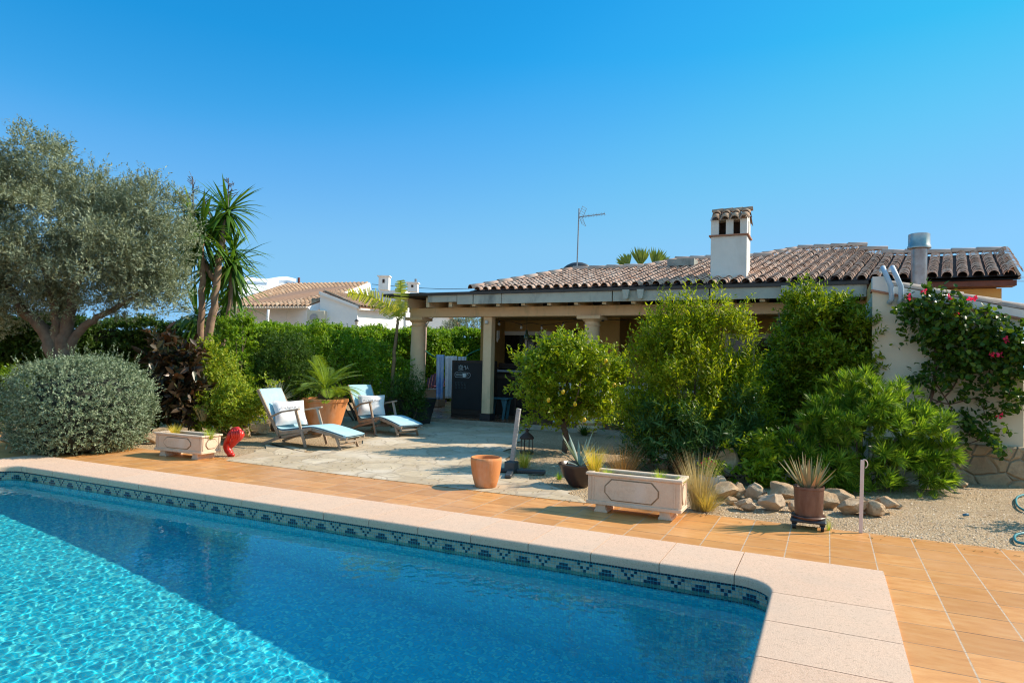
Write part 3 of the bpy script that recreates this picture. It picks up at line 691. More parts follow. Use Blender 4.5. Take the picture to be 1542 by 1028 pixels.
# distant lit wall sliver beyond the annex
ww = MB(); ww.bb(3.2,9,14.5,14.8,0,2.0); o = ww.build('boundary_wall', white_r); tag(o, 'bright white boundary wall just beyond the annex at the right edge', 'wall')
# ================================================================== GARDEN OBJECTS
teak = M('weathered_teak', (.40,.29,.20), (.28,.20,.14), 9, .8, .002, stain=(.34,.31,.28))
canvas = M('pale_blue_canvas', (.38,.60,.68), (.31,.53,.62), 5, .9, .008, 12, stain=(.44,.62,.68))
canvas_e = M('navy_piping', (.03,.05,.09), None, 14, .9)
cushion = M('white_cotton', (.80,.77,.76), (.74,.71,.70), 6, .95, .003)
ink = M('grey_print', (.07,.07,.09), None, 6, .9)
terra = M('terracotta', (.66,.25,.08), (.54,.19,.06), 4, .85, .003, stain=(.66,.38,.24))
soil = M('soil', (.07,.045,.03), (.04,.028,.02), 20, 1., .01)
# --- steamer loungers. local frame: x = along (feet at +x), y = across
def lounger():
    th = thing('garden_lounger', 'x', 'lounger')
    W_ = .27
    # the canvas cushion: back, seat, leg part
    prof = [(-.80,.93),(-.62,.62),(-.44,.33),(-.33,.27),(-.05,.315),(.10,.335),(.30,.36),(.45,.345),(.70,.295),(.96,.235)]
    pp_ = []
    for i in range(len(prof)-1):
        for k in range(5): f = k/5; pp_.append((prof[i][0]*(1-f)+prof[i+1][0]*f, prof[i][1]*(1-f)+prof[i+1][1]*f))
    pp_.append(prof[-1])
    for _ in range(3): pp_ = [pp_[0]]+[tuple((np.array(pp_[i-1])+2*np.array(pp_[i])+np.array(pp_[i+1]))/4) for i in range(1, len(pp_)-1)]+[pp_[-1]]
    b = MB(); n = len(pp_); V = []
    for dz in (0, -.035):
        for x, z in pp_:
            for y in (-W_, -W_*.5, 0, W_*.5, W_): V.append((x, y, z+dz+ (.006 if dz == 0 and abs(y) < W_ else 0)))
    Fc = []
    for i in range(n-1):
        for j in range(4):
            Fc.append((i*5+j, (i+1)*5+j, (i+1)*5+j+1, i*5+j+1)); o_ = n*5; Fc.append((o_+i*5+j+1, o_+(i+1)*5+j+1, o_+(i+1)*5+j, o_+i*5+j))
        Fc.append((i*5, o_+i*5, o_+(i+1)*5, (i+1)*5)); Fc.append((i*5+4, (i+1)*5+4, o_+(i+1)*5+4, o_+i*5+4))
    for i in (0, n-1):
        for j in range(4): Fc.append((i*5+j, i*5+j+1, o_+i*5+j+1, o_+i*5+j))
    b.add(V, Fc); cu = b.build('cushion_pad', canvas, th, smooth='auto')
    b = MB()
    for y in (-W_-.004, W_+.004): b.tube([(x, y, z-.017) for x, z in pp_[::2]], .007, 5)
    b.tube([(.965,-W_,.218),(.965,W_,.218)], .007, 5); b.build('piping', canvas_e, cu)
    b = MB()
    for y in (-W_-.005, W_+.005):
        b.beam((-.83,y,.92), (-.36,y,.17), .028, .05); b.beam((-.36,y,.20), (.30,y,.315), .028, .05)
    for x, z in ((-.82,.89),(-.65,.62),(-.48,.35),(-.1,.27),(.15,.30)): b.beam((x,-W_,z-.015),(x,W_,z-.015), .04, .02)
    b.build('backrest_frame', teak, th)
    b = MB()
    for y in (-W_+.02, W_-.02): b.beam((.28,y,.305),(.97,y,.185), .026, .045)
    for x in (.4,.55,.7,.85,.96): b.beam((x,-W_+.02,.290-.155*(x-.28)/.69),(x,W_-.02,.290-.155*(x-.28)/.69), .05, .018)
    b.build('footrest', teak, th)
    for y in (-W_-.035, W_+.035):
        b = MB(); b.beam((-.55,y,.46),(-.28,y,.575), .055, .026); b.beam((-.30,y,.568),(.06,y,.63), .06, .028); b.build('armrest', teak, th, bevel=.006)
        b = MB(); b.beam((-.02,y*.94,.60),(.20,y*.94,.0), .026, .045); b.build('leg', teak, th)
        b = MB(); b.beam((.20,y*.86,.26),(-.35,y*.86,.13), .024, .042); b.beam((-.32,y*.86,.15),(-.72,y*.86,.0), .024, .045); b.build('leg', teak, th)
        b = MB(); b.beam((.74,y*.80,.24),(.86,y*.80,.0), .024, .042); b.build('leg', teak, th)
    for x_, z_, h_ in ((.14,.16,.05),(-.5,.10,.04),(.82,.08,.035)): b = MB(); b.beam((x_,-W_+.04,z_),(x_,W_-.04,z_), .018, h_); b.build('stretcher', teak, th)
    return th
l1 = lounger(); l2 = copy_tree(l1)
a0 = G(404,667); a1 = G(522,678); a2 = G(461,674)
def place(o, p, ang): o.location = (p[0], p[1], p[2] if len(p) > 2 else 0); o.rotation_euler = (0,0,ang)
A1 = G(442,668); place(l1, (-8.0, 8.74, .0), rad(5)); place(l2, (-8.2, 11.10, .0), rad(-17))
tag(l1, 'nearer teak steamer lounger with pale blue pad on gravel beside the red sculpture', 'lounger', 'teak loungers with blue pads')
tag(l2, 'farther teak steamer lounger with pale blue pad, nearest the porch', 'lounger', 'teak loungers with blue pads')
def pillow(lg, label):
    b = MB(); n = 12; V = []; hw, hh = .28, .24
    for sgn in (1, -1):
        for i in range(n+1):
            for j in range(n+1):
                u, v = i/n*2-1, j/n*2-1; pin = 1-.10*(1-abs(u*v))*max(abs(u), abs(v))
                th_ = .085*max(0, (1-u**4)*(1-v**4))**.5*(1+.10*sin(5*u+3*v)+.06*sin(9*v))
                V.append((u*hw*pin, v*hh*pin, sgn*th_))
    o_ = (n+1)**2; Fc = []
    for i in range(n):
        for j in range(n):
            a = i*(n+1)+j; Fc.append((a, a+n+1, a+n+2, a+1)); Fc.append((o_+a, o_+a+1, o_+a+n+2, o_+a+n+1))
    # stand it against the back, facing the feet
    ang = rad(58); R = Matrix.Rotation(lg.rotation_euler.z, 3, 'Z')
    def tr(p):
        x, y, z = p; q = Matrix.Rotation(-.55, 3, 'Z') @ Vector((-(y*cos(ang)) + z*sin(ang), x, y*sin(ang) + z*cos(ang)))
        return R @ (q+Vector((-.37, 0, .53))) + Vector(lg.location)
    b.add([tr(p) for p in V], Fc); L_ = Vector(lg.location)
    o = thing('scatter_cushion', label, 'cushion', tuple(tr((0,0,0))), 'cushions on the loungers')
    c_ = b.build('cushion_cover', cushion, o, smooth=True)
    b = MB(); rr = RS(3)
    for w0, w1 in ((-.17,-.10),(-.075,.02),(.045,.16)):
        x = w0
        while x < w1:
            k = .012+rr.rand()*.008; h = .022+rr.rand()*.020; y0 = .03+rr.rand()*.006
            u_, v_ = x/hw, y0/hh; zt_2 = .085*max(0, (1-u_**4)*(1-v_**4))**.5*1.17+.010
            b.add([tr(p) for p in ((x,y0,zt_2),(x+k*.55,y0,zt_2),(x+k*.75,y0+h,zt_2-.001),(x+k*.2,y0+h,zt_2-.001))], [(0,1,2,3)]); x += k*1.25
    b.build('lettering', ink, c_)
pillow(l1, 'white printed cushion on the nearer blue lounger'); pillow(l2, 'white printed cushion on the farther blue lounger')
# --- folding stool
st = thing('slatted_stool', 'low round teak stool with criss-cross legs between the two blue loungers', 'stool', (-8.95,9.85,0))
sx_, sy_ = G(535,662)[:2]; sx_, sy_ = -9.05, 10.25
st.location = (sx_, sy_, 0)
b = MB(); b.lathe([(.001,.36),(.26,.36),(.28,.35),(.285,.325),(.27,.315),(.001,.315)], (sx_,sy_,0), 28); b.build('seat', M('bleached_teak', (.58,.47,.38),(.48,.38,.30),9,.8,.002), st, smooth='auto')
for k in range(4):
    a = rad(45+90*k); a2_ = rad(45+90*k+70)
    b = MB(); b.beam((sx_+.23*cos(a), sy_+.23*sin(a), .32), (sx_+.24*cos(a2_), sy_+.24*sin(a2_), 0), .026, .034); b.build('leg', teak, st)
b = MB(); b.tube([(sx_+.2*cos(a), sy_+.2*sin(a), .27) for a in np.linspace(0, 2*pi, 20)], .012, 6); b.build('rail', teak, st)
# --- stone trough planters
pink_stone, t = newmat('pink_cast_stone')
P = t.add('TexCoord').outputs['Object']; n = t.noise(P, 7, 8, .75); n2 = t.noise(P, 60, 5, .8); n3 = t.noise(t.mapv(P, (1,1,.4)), 3, 5)
c = t.ramp(n, [(.3, (.62,.44,.31)), (.55, (.70,.53,.39)), (.75, (.52,.36,.24))]); c = t.mix(t.ramp(n2, [(.55,(0,0,0)),(.75,(.5,.5,.5))]), c, (.38,.24,.18)); c = t.mix(t.ramp(n3, [(.55,(0,0,0)),(.72,(.5,.5,.5))]), c, (.74,.62,.52))
t.l(c, t.bsdf.inputs['Base Color']); t.bsdf.inputs['Roughness'].default_value = .92; t.l(t.bump(t.math('ADD', n, n2), .8, .005), t.bsdf.inputs['Normal'])
groove_stone = M('dark_groove', (.30,.21,.13), (.22,.15,.09), 12, .95, .003)  # darker stone that outlines the raised panels
plant_soil = M('grey_gravel_mulch', (.42,.42,.38), (.26,.26,.22), 40, 1., .01)
def trough(x0, y0, L_, W_, z0, z1, rz, label):
    """origin = front left bottom corner, L along x"""
    t_ = thing('stone_trough', label, 'planter', (x0, y0, 0), 'cast stone trough planters')
    H_ = z1-z0
    def bb(b, ax_, bx, ay, by, az, bz): b.bb(x0+ax_, x0+bx, y0+ay, y0+by, az, bz)
    b = MB(); w_ = .035
    bb(b, 0, L_, 0, w_, z0, z1-.03); bb(b, 0, L_, W_-w_, W_, z0, z1-.03); bb(b, 0, w_, w_, W_-w_, z0, z1-.03); bb(b, L_-w_, L_, w_, W_-w_, z0, z1-.03); bb(b, w_, L_-w_, w_, W_-w_, z0, z0+.03)
    body = b.build('trough', pink_stone, t_, bevel=.006)
    b = MB()
    bb(b, -.02, L_+.02, -.02, w_+.01, z1-.029, z1); bb(b, -.02, L_+.02, W_-w_-.01, W_+.02, z1-.029, z1); bb(b, -.02, w_+.01, w_+.01, W_-w_-.01, z1-.029, z1); bb(b, L_-w_-.01, L_+.02, w_+.01, W_-w_-.01, z1-.029, z1)
    b.build('rim', pink_stone, t_, bevel=.006)
    b = MB(); bb(b, -.012, L_+.012, -.012, 0, z0-.002, z0+.035); bb(b, L_, L_+.012, 0, W_, z0-.002, z0+.035); b.build('base_moulding', pink_stone, t_, bevel=.005)
    # raised frames with an octagon in the middle: proud strips on front and right end
    def octa(fx, c0, c1, za, zb, k):
        P_ = [(c0, za+(zb-za)*.42), (c0, za+(zb-za)*.58)]
        return [(c0+k, za), (c1-k, za), (c1, za+(zb-za)*.35), (c1, zb-(zb-za)*.35), (c1-k, zb), (c0+k, zb), (c0, zb-(zb-za)*.35), (c0, za+(zb-za)*.35)]
    za, zb = z0+.05, z1-.05
    b = MB(); pts = octa(0, L_*.19, L_*.78, za, zb, .07)
    b.prism([(x0+p, y0-.004, q) for p, q in pts], (0, .0045, 0)); b.build('panel', groove_stone, body)
    b = MB(); pts = octa(0, L_*.19+.012, L_*.78-.012, za+.01, zb-.01, .066)
    b.prism([(x0+p, y0-.010, q) for p, q in pts], (0, .0055, 0)); b.build('panel', pink_stone, body)
    b = MB(); pts = octa(0, W_*.2, W_*.8, za+.01, zb-.01, .04)
    b.prism([(x0+L_+.0001, y0+p, q) for p, q in pts], (.004, 0, 0)); b.build('panel', groove_stone, body)
    b = MB(); pts = octa(0, W_*.2+.01, W_*.8-.01, za+.02, zb-.02, .037)
    b.prism([(x0+L_+.0045, y0+p, q) for p, q in pts], (.006, 0, 0)); b.build('panel', pink_stone, body)
    for xx in (.02, L_*.055, L_-.06): b = MB(); bb(b, xx, xx+.014, -.007, -.0003, z0+.04, z1-.035); b.build('pilaster', pink_stone, body)
    for yy in (.02, W_-.04): b = MB(); bb(b, L_+.0003, L_+.009, yy, yy+.018, z0+.04, z1-.035); b.build('pilaster', pink_stone, body)
    for xx in (L_*.08, L_*.78):
        b = MB(); P_ = [(xx-.012,0),(xx+.125,0),(xx+.125,.02),(xx+.11,.03),(xx+.105,z0-.012),(xx+.125,z0-.001),(xx-.012,z0-.001),(xx+.005,z0-.012),(xx,.03),(xx-.012,.02)]
        b.prism([(x0+p, y0+.02, q) for p, q in P_], (0, W_-.04, 0)); b.build('foot', pink_stone, t_, bevel=.004)
    b = MB(); bb(b, w_, L_-w_, w_, W_-w_, z1-.07, z1-.045); b.build('soil', plant_soil, t_)
    t_.rotation_euler = (0,0,rz); return t_
tr1 = trough(-2.20, 6.47, .93, .30, .085, .40, 0, 'long pink cast stone trough planter on the deck in front of the rockery')
tr2 = trough(-8.93, 6.60, .93, .34, .085, .345, rad(2), 'shorter pale cast stone trough planter beside the red sculpture and clipped shrub')
# --- terracotta pot with dented rim
pt = thing('terracotta_pot', 'empty terracotta pot with uneven rim standing alone on the deck edge', 'pot', (-3.70, 7.02, 0))
pr = [(.001,.004),(.118,.004),(.128,.012),(.150,.08),(.172,.17),(.185,.26),(.190,.32),(.187,.352),(.176,.356),(.168,.345),(.170,.30),(.160,.18),(.13,.06),(.001,.05)]
b = MB(); b.lathe(pr, (-3.68, 7.06, 0), 40, wob=.022, seed=2); b.build('pot_body', terra, pt, smooth=True)
# big pot and cycad base
bp = thing('terracotta_pot', 'very large conical terracotta pot holding the cycad behind the loungers', 'pot', (-10.1,11.9,0))
c0 = G(478,655); bp.location = (c0[0]-.05, c0[1]+.25, 0)
pr = [(.001,.0),(.30,.0),(.33,.02),(.42,.20),(.50,.40),(.55,.52),(.57,.53),(.57,.575),(.55,.58),(.52,.55),(.49,.50),(.001,.50)]
b = MB(); b.lathe([(r*.78, z*1.2) for r, z in pr], bp.location, 40, wob=.004, seed=4); b.build('pot_body', terra, bp, smooth='auto'); BP = tuple(bp.location)
b = MB(); b.lathe([(.001,.61),(.375,.60)], bp.location, 24); b.build('soil', soil, bp)
# --- red sculpture
red_m = M('red_glazed_ceramic', (.62,.028,.016), (.52,.02,.012), 5, .35, .003)
rs = thing('red_sculpture', 'glossy red abstract sculpture like a bowed figure beside the left trough', 'sculpture', (*G(349,686)[:2], 0))
rx0, ry0 = rs.location[0], rs.location[1]
def S3(px, py, off=0.):
    Yp = ry0 + off; p = PY(px, py, Yp); return (p[0], p[1], p[2])
b = MB(); b.tube([S3(348,685.5), S3(346.5,682), S3(343.5,678), S3(342,672), S3(343.5,665), S3(346,659), S3(349,653), S3(353,648.5), S3(358,647), S3(362,648.5)], [.05,.048,.055,.062,.060,.055,.055,.06,.05,.03], 18)
b.build('torso', red_m, rs, smooth=True)
b = MB(); b.tube([S3(345,668,-.05), S3(348,672,-.04), S3(351,668,-.03), S3(354,663,-.03), S3(359,658,-.03), S3(363,653,-.02), S3(364,649,-.02)], [.02,.035,.045,.055,.062,.055,.03], 16); b.build('head', red_m, rs, smooth=True)
for k in range(4):
    b = MB(); b.tube([S3(349+k*3.8,648-k*.3,-.08), S3(350+k*3.8,652,-.11), S3(350.5+k*3.4,657,-.10), S3(351+k*2.5,661,-.075)], [.016,.022,.02,.012], 10); b.build('finger', red_m, rs, smooth=True)
b = MB(); b.tube([S3(343,667,-.02), S3(345,658,-.05), S3(347,652,-.06)], [.03,.035,.03], 12); b.build('arm', red_m, rs, smooth=True)
b = MB(); b.tube([S3(346,683), S3(350,684.5), S3(352,685.5)], [.04,.035,.02], 12); b.build('foot', red_m, rs, smooth=True)
# --- parasol base with weathered post
pb = thing('parasol_stand', 'grey cross-shaped parasol stand with upright weathered wooden post on the paving', 'stand', (*G(770,712)[:2], 0))
bx, by = pb.location[0], pb.location[1]
post_m = M('grey_wood', (.40,.37,.35), (.27,.25,.24), 10, .8, .004, stain=(.55,.52,.50)); dkgrey = M('charcoal_plastic', (.05,.055,.06), (.035,.04,.045), 8, .5)
b = MB(); b.beam((bx,by,.10), tuple(np.array([bx,by,0])+np.array([.09,.0,.87])), .055, .045, (0,1,0)); b.build('post', post_m, pb, bevel=.004)
b = MB(); b.box((bx,by,.09),(.15,.15,.14)); b.tube([(bx,by,.1),(bx,by,.17)], .05, 14); b.build('socket', dkgrey, pb, bevel=.01)
for k in range(4):
    a = rad(20+90*k); b = MB(); b.beam((bx+.06*cos(a),by+.06*sin(a),.035), (bx+.46*cos(a),by+.46*sin(a),.03), .09, .05); b.build('foot', dkgrey, pb, bevel=.012)
# --- lantern
rust = M('rusty_iron', (.06,.028,.02), (.035,.02,.016), 12, .7, .002)
lx, ly = G(793,682)[:2]; lt = thing('garden_lantern', 'rust brown candle lantern standing on gravel behind the grey post', 'lantern', (lx,ly,0))
b = MB(); b.lathe([(.001,.0),(.115,.0),(.115,.03),(.10,.035),(.001,.035)], (lx,ly,0), 20); b.build('base', rust, lt)
b = MB(); b.lathe([(.115,.235),(.125,.24),(.11,.27),(.07,.31),(.03,.34),(.025,.37),(.035,.38),(.012,.40),(.001,.41)], (lx,ly,0), 20); b.build('roof', rust, lt, smooth=True)
for k in range(8): b = MB(); a = k*pi/4; b.tube([(lx+.1*cos(a),ly+.1*sin(a),.03),(lx+.1*cos(a),ly+.1*sin(a),.24)], .006, 5); b.build('bar', rust, lt)
b = MB(); b.tube([(lx+.04*cos(a),ly,.41+.04*sin(a)) for a in np.linspace(0,2*pi,14)], .005, 5); b.build('ring', rust, lt)
# --- white stake
sk = thing('white_stake', 'thin pinkish white metal stake with a hook loop standing at the deck edge', 'stake', (*G(1296,802)[:2], 0)); kx_, ky_ = sk.location[0], sk.location[1]
stm = M('pale_pink_paint', (.72,.58,.52), (.66,.52,.46), 8, .5)
b = MB(); b.beam((kx_,ky_,0), (kx_+.012,ky_+.03,.665), .032, .012, (0,1,0)); b.build('bar', stm, sk, bevel=.002)
b = MB(); b.tube([(kx_+.025+.03*cos(a),ky_+.03,.63+.04*sin(a)) for a in np.linspace(-1.2,1.9,12)], .004, 5); b.build('hook', stm, sk)
# --- aloe pot on trolley
axp, ayp = G(1217,797)[:2]; brown_pot = M('brown_glazed_pot', (.13,.055,.035), (.10,.04,.025), 6, .4, .002, stain=(.20,.11,.08))
ap = thing('plant_pot', 'straight brown glazed pot holding an aloe on a wheeled caddy', 'pot', (axp,ayp+.09,.12)); q = ap.location
b = MB(); b.lathe([(.001,.0),(.120,.0),(.122,.01),(.132,.245),(.137,.25),(.137,.27),(.128,.272),(.122,.25),(.001,.235)], q, 32); b.build('pot_body', brown_pot, ap, smooth='auto')
b = MB(); b.lathe([(.001,-.0255),(.14,-.0255),(.155,-.005),(.15,0),(.13,-.002),(.001,-.002)], q, 32); b.build('saucer', brown_pot, ap, smooth='auto')
tc_ = thing('plant_caddy', 'dark wheeled plant caddy under the brown aloe pot', 'caddy', (q[0],q[1],0))
b = MB(); b.box((q[0],q[1],.078),(.31,.27,.03)); b.build('platform', dkgrey, tc_, bevel=.012)
for a, c_ in ((-.12,-.10),(.12,-.10),(-.12,.10),(.12,.10)):
    b = MB(); b.tube([(q[0]+a-.015,q[1]+c_,.03),(q[0]+a+.015,q[1]+c_,.03)], .03, 14); b.box((q[0]+a,q[1]+c_,.052),(.045,.03,.02)); b.build('wheel', black_m, tc_)
# --- dark bowl pot and small flower pot by the big trough
bw_ = thing('bowl_pot', 'dark brown glazed bowl holding a blue agave left of the long trough', 'pot', (*G(872,731)[:2], 0)); q = bw_.location
b = MB(); b.lathe([(.001,0),(.11,0),(.13,.02),(.20,.12),(.245,.23),(.26,.25),(.262,.27),(.245,.272),(.225,.24),(.001,.22)], q, 32); b.build('pot_body', M('dark_glaze', (.05,.028,.024),(.035,.02,.018),6,.3), bw_, smooth='auto')
fp = thing('flower_pot', 'small pale grey pot of pink flowers behind the dry grass tuft', 'pot', (*G(1068,737)[:2], 0)); q = fp.location
b = MB(); b.lathe([(.001,0),(.07,0),(.085,.02),(.115,.12),(.12,.17),(.10,.172),(.001,.15)], q, 24); b.build('pot_body', M('pale_pot', (.55,.53,.52),(.46,.44,.44),6,.6), fp, smooth='auto')
# --- hose
ho = MB(); hp = [G(x, y) for x, y in ((1600,742),(1560,744),(1535,748),(1530,757),(1537,767),(1560,775),(1600,778))]
def smooth_path(P_, n=8):
    P_ = [np.array(p) for p in P_]; out = []
    for i in range(len(P_)-1):
        p0, p1, p2, p3 = P_[max(0,i-1)], P_[i], P_[i+1], P_[min(len(P_)-1,i+2)]
        for k in range(n):
            u = k/n; out.append(.5*((2*p1)+(-p0+p2)*u+(2*p0-5*p1+4*p2-p3)*u*u+(-p0+3*p1-3*p2+p3)*u**3))
    return out+[P_[-1]]
for pts in (hp, [G(x, y) for x, y in ((1600,803),(1560,804),(1532,806),(1528,812),(1538,820),(1600,822))]):
    pass
hall = hp + [G(1640,790)] + [G(x, y) for x, y in ((1600,800),(1560,803),(1533,806),(1528,813),(1540,820),(1600,823))]
ho.tube([p+np.array([0,0,.014]) for p in smooth_path(hall)], .012, 8); o = ho.build('garden_hose', M('teal_rubber', (.02,.22,.26), (.015,.17,.2), 6, .4), None, smooth=True); tag(o, 'teal garden hose looping over the gravel at the right edge', 'hose')
so = MB(); q = G(1450,778); so.tube([q+np.array([0,0,.02]), q+np.array([.05,.01,.03])], .014, 8); o = so.build('sprinkler_head', M('blue_plastic',(.03,.16,.25),(.02,.12,.2),6,.5), None, smooth=True); tag(o, 'tiny blue sprinkler head on the gravel left of the hose', 'sprinkler')
# --- rocks
rock_m, t = newmat('garden_rock'); P = t.add('TexCoord').outputs['Object']; oi = t.add('ObjectInfo').outputs['Random']
n = t.noise(P, 5, 9, .75); c = t.ramp(n, [(.3, (.30,.16,.08)), (.5, (.52,.33,.18)), (.68, (.70,.52,.34))]); c = t.mix(t.ramp(oi, [(.3,(0,0,0)),(1,(.55,.55,.55))]), c, (.60,.49,.38))
c = t.mix(t.ramp(t.noise(P, 22, 5), [(.58,(0,0,0)),(.7,(.6,.6,.6))]), c, (.16,.11,.08)); t.l(c, t.bsdf.inputs['Base Color']); t.bsdf.inputs['Roughness'].default_value = .95
t.l(t.bump(n, 1., .03, t.bump(t.noise(P, 40, 5, .8), .7, .008)), t.bsdf.inputs['Normal'])
import bmesh
def rock(c, sz, seed, label, name='garden_rock', group='rocks edging the planting bed'):
    bm = bmesh.new(); bmesh.ops.create_icosphere(bm, subdivisions=4, radius=1.); rr = RS(seed); of = Vector(rr.rand(3)*50)
    pl = [(Vector(rr.randn(3)).normalized(), +.42+rr.rand()*.42) for _ in range(13)]
    R = Matrix.Rotation(rr.rand()*6.28, 3, 'Z')
    for v in bm.verts:
        p = v.co.copy()
        for nrm, d_ in pl:
            e = p.dot(nrm)-d_
            if e > 0: p -= nrm*e*.98
        p *= 1.12+.16*mnoise.noise(p*1.5+of)+.07*mnoise.noise(p*4+of)+.03*mnoise.noise(p*11+of)
        v.co = R @ p
        v.co.x *= sz[0]; v.co.y *= sz[1]; v.co.z *= sz[2]
    me = bpy.data.meshes.new(name); bm.to_mesh(me); bm.free(); me.materials.append(rock_m); me.polygons.foreach_set('use_smooth', [True]*len(me.polygons))
    try: me.set_sharp_from_angle(angle=rad(22))
    except Exception: pass
    o = bpy.data.objects.new(name, me); COL.objects.link(o); o.location = tuple(c); tag(o, label, 'rock', group); return o
def rk(px, py, wpx, hpx, seed, label, dz=0., gp=None, **k):
    """rock whose foot is at the pixel, sized in pixels"""
    g = G(px, gp or py); d_ = (RM[2] @ (g-CAM)); s_ = d_/F; h = hpx*s_; zc = (up(px, gp, py)) if gp else 0
    return rock((g[0], g[1]+wpx*s_*.35, zc+h*.42), (wpx*s_*.55, wpx*s_*.48, h*.56), seed, label, **k)
rl = [(1083,752,40,28,'flat brown rock lowest at the left end of the rock edging beside the dry grass'),
 (1109,750,19,22,'small round orange rock left of the pale speckled rock'),
 (1118,768,28,18,'low brown rock in front of the small round orange rock'),
 (1127,769,26,18,'pale pinkish low rock lying second from the front left of the edging'),
 (1138,752,32,26,'pale speckled rock right of the small round orange one'),
 (1163,770,40,30,'chunky tan rock left of the brown aloe pot'),
 (1178,758,46,34,'large reddish tan rock directly behind the aloe pot on its left'),
 (1196,770,18,16,'small rock half hidden beside the left side of the aloe pot'),
 (1246,766,34,26,'brown rock just right of the aloe pot'),
 (1263,760,34,30,'grey brown rock behind, between aloe pot and white stake'),
 (1282,776,44,30,'big flat buff rock just left of the white stake'),
 (1312,776,34,24,'tan rock just right of the white stake'),
 (1333,772,30,28,'rightmost tan rock of the edging, under the spiky bush')]
for i, (x, y, w_, h_, lb) in enumerate(rl): rk(x, y, w_, h_, 20+i, lb)
rk(1078,738,24,22,41,'white rock beside the small flower pot'); rk(1098,728,34,44,42,'tall pale upright boulder at the back of the planting bed',gp=742) if False else rock((*G(1096,722)[:2], .20),(.14,.12,.20),42,'tall pale upright boulder at the back of the planting bed')
rk(1097,741,26,18,43,'reddish brown rock behind the small round orange rock')
for i,(x,y,w_,h_,lb) in enumerate([(1398,724,20,10,'small grey stone, left one by the foot of the annex wall'),(1418,727,26,11,'flat grey stone in the middle by the foot of the annex wall'),(1437,725,18,22,'upright grey stone leaning by the foot of the annex wall'),(1450,733,20,10,'lowest small stone at the right by the foot of the annex wall')]):
    rk(x, y, w_, h_, 60+i, lb, group='stones by the annex wall')
for i,(x,y,w_,h_,lb) in enumerate([(12,672,44,26,'pale rock at the far left edge beside the clipped shrub'),(222,668,26,22,'pale rock between clipped shrub and left trough'),(243,664,18,18,'small cream rock behind the left end of the left trough'),(330,656,28,16,'pale rounded rock behind the right end of the left trough'),(352,648,34,18,'grey rock behind the red sculpture'),(378,654,34,24,'grey block rock at the edge of the shrub bed'),(402,646,30,28,'pinkish orange rock just left of the nearer lounger'),(363,660,16,14,'small cream stone touching the red sculpture')]):
    rk(x, y, w_, h_, 80+i, lb, group='rocks round the left bed')
for i,(x,y,w_,h_,lb) in enumerate([(978,700,22,18,'brown rock behind the long trough near its middle'),(1000,706,26,20,'reddish rock behind the right end of the long trough'),(1030,714,24,18,'dark rock behind the dry grass tuft')]):
    rk(x, y, w_, h_, 95+i, lb, group='rocks behind the long trough')
for i,(x,y,w_,h_,lb) in enumerate([(1100,760,18,12,'little tan rock at the front left of the edging by the two low brown rocks'),(1152,759,20,16,'brown rock wedged between the pale speckled rock and the chunky tan rock'),(1228,772,24,16,'low tan rock just right of the aloe pot caddy'),(1296,764,26,18,'warm brown rock behind the white stake'),(1322,762,24,16,'small brown rock under the spiky bush near its right end'),(1210,752,22,16,'tan rock hidden behind the aloe leaves'),(1347,764,20,14,'last small rock at the far right end of the edging')]):
    rk(x, y, w_, h_, 140+i, lb)
# pebbles as loose stuff over the near gravel
rr = RS(77); N = 15000
X = -2.2+rr.rand(N)*6.2; Y = 6.99+rr.rand(N)**1.6*4.; keep = (X > -1.2)
X, Y = X[keep], Y[keep]; N = len(X)
base_ = np.array([(1,0,.0),(-.5,.8,0),(-.5,-.8,0),(.1,0,.9)]); s_ = (.004+rr.rand(N)**2*.009)
ang = rr.rand(N)*6.28; c_, s2 = np.cos(ang), np.sin(ang)
V = np.zeros((N,4,3))
jb = base_[None]+rr.randn(N,4,3)*.22
V[:,:,0] = X[:,None]+s_[:,None]*(jb[:,:,0]*c_[:,None]-jb[:,:,1]*s2[:,None]); V[:,:,1] = Y[:,None]+s_[:,None]*(jb[:,:,0]*s2[:,None]+jb[:,:,1]*c_[:,None]); V[:,:,2] = -.012+s_[:,None]*np.abs(jb[:,:,2])
f = np.array([(0,1,3),(1,2,3),(2,0,3)]); Fq = (np.arange(N)[:,None,None]*4+f[None]).reshape(-1,3)
m, t = newmat('loose_pebble'); r_ = t.add('NewGeometry').outputs['Random Per Island']
t.l(t.ramp(r_, [(0,(.60,.44,.28)),(.3,(.46,.30,.17)),(.6,(.72,.58,.42)),(.8,(.36,.23,.13)),(1,(.78,.68,.54))]), t.bsdf.inputs['Base Color']); t.bsdf.inputs['Roughness'].default_value = .9
o = npmesh('loose_pebbles', V.reshape(-1,3), Fq, m); o['kind'] = 'stuff'; o['label'] = 'loose tan pebbles scattered over the gravel'; o['category'] = 'pebbles'
# ------------------------------------------------------------------ porch contents
cb_x0, cb_x1, cb_y = -8.30, -7.45, 14.35
cab = thing('chalkboard_cabinet', 'tall dark cabinet with chalk drawings beside the square porch post', 'cabinet', ((cb_x0+cb_x1)/2, cb_y, .1))
c0 = PY(677,625,14.2); c1 = PY(722,625,14.2); cx0_, cx1_ = c0[0], c1[0]+.18
b = MB(); b.bb(cx0_, cx1_, 14.25, 14.75, .16, 1.50); body = b.build('cabinet_body', dark_wood, cab, bevel=.01)
b = MB(); b.bb(cx0_+.06, cx1_-.06, 14.235, 14.248, .30, 1.44); bd = b.build('chalkboard', M('blackboard', (.010,.011,.013), (.016,.017,.019), 3, .7), cab)
b = MB(); b.bb(cx0_+.02, cx1_-.02, 14.22, 14.28, .10, .16); b.build('base', dark_wood, cab)
chalk = M('white_chalk', (.62,.66,.68), (.50,.54,.56), 30, 1.); chalk2 = M('faded_chalk', (.12,.16,.18), (.08,.11,.12), 30, 1.)
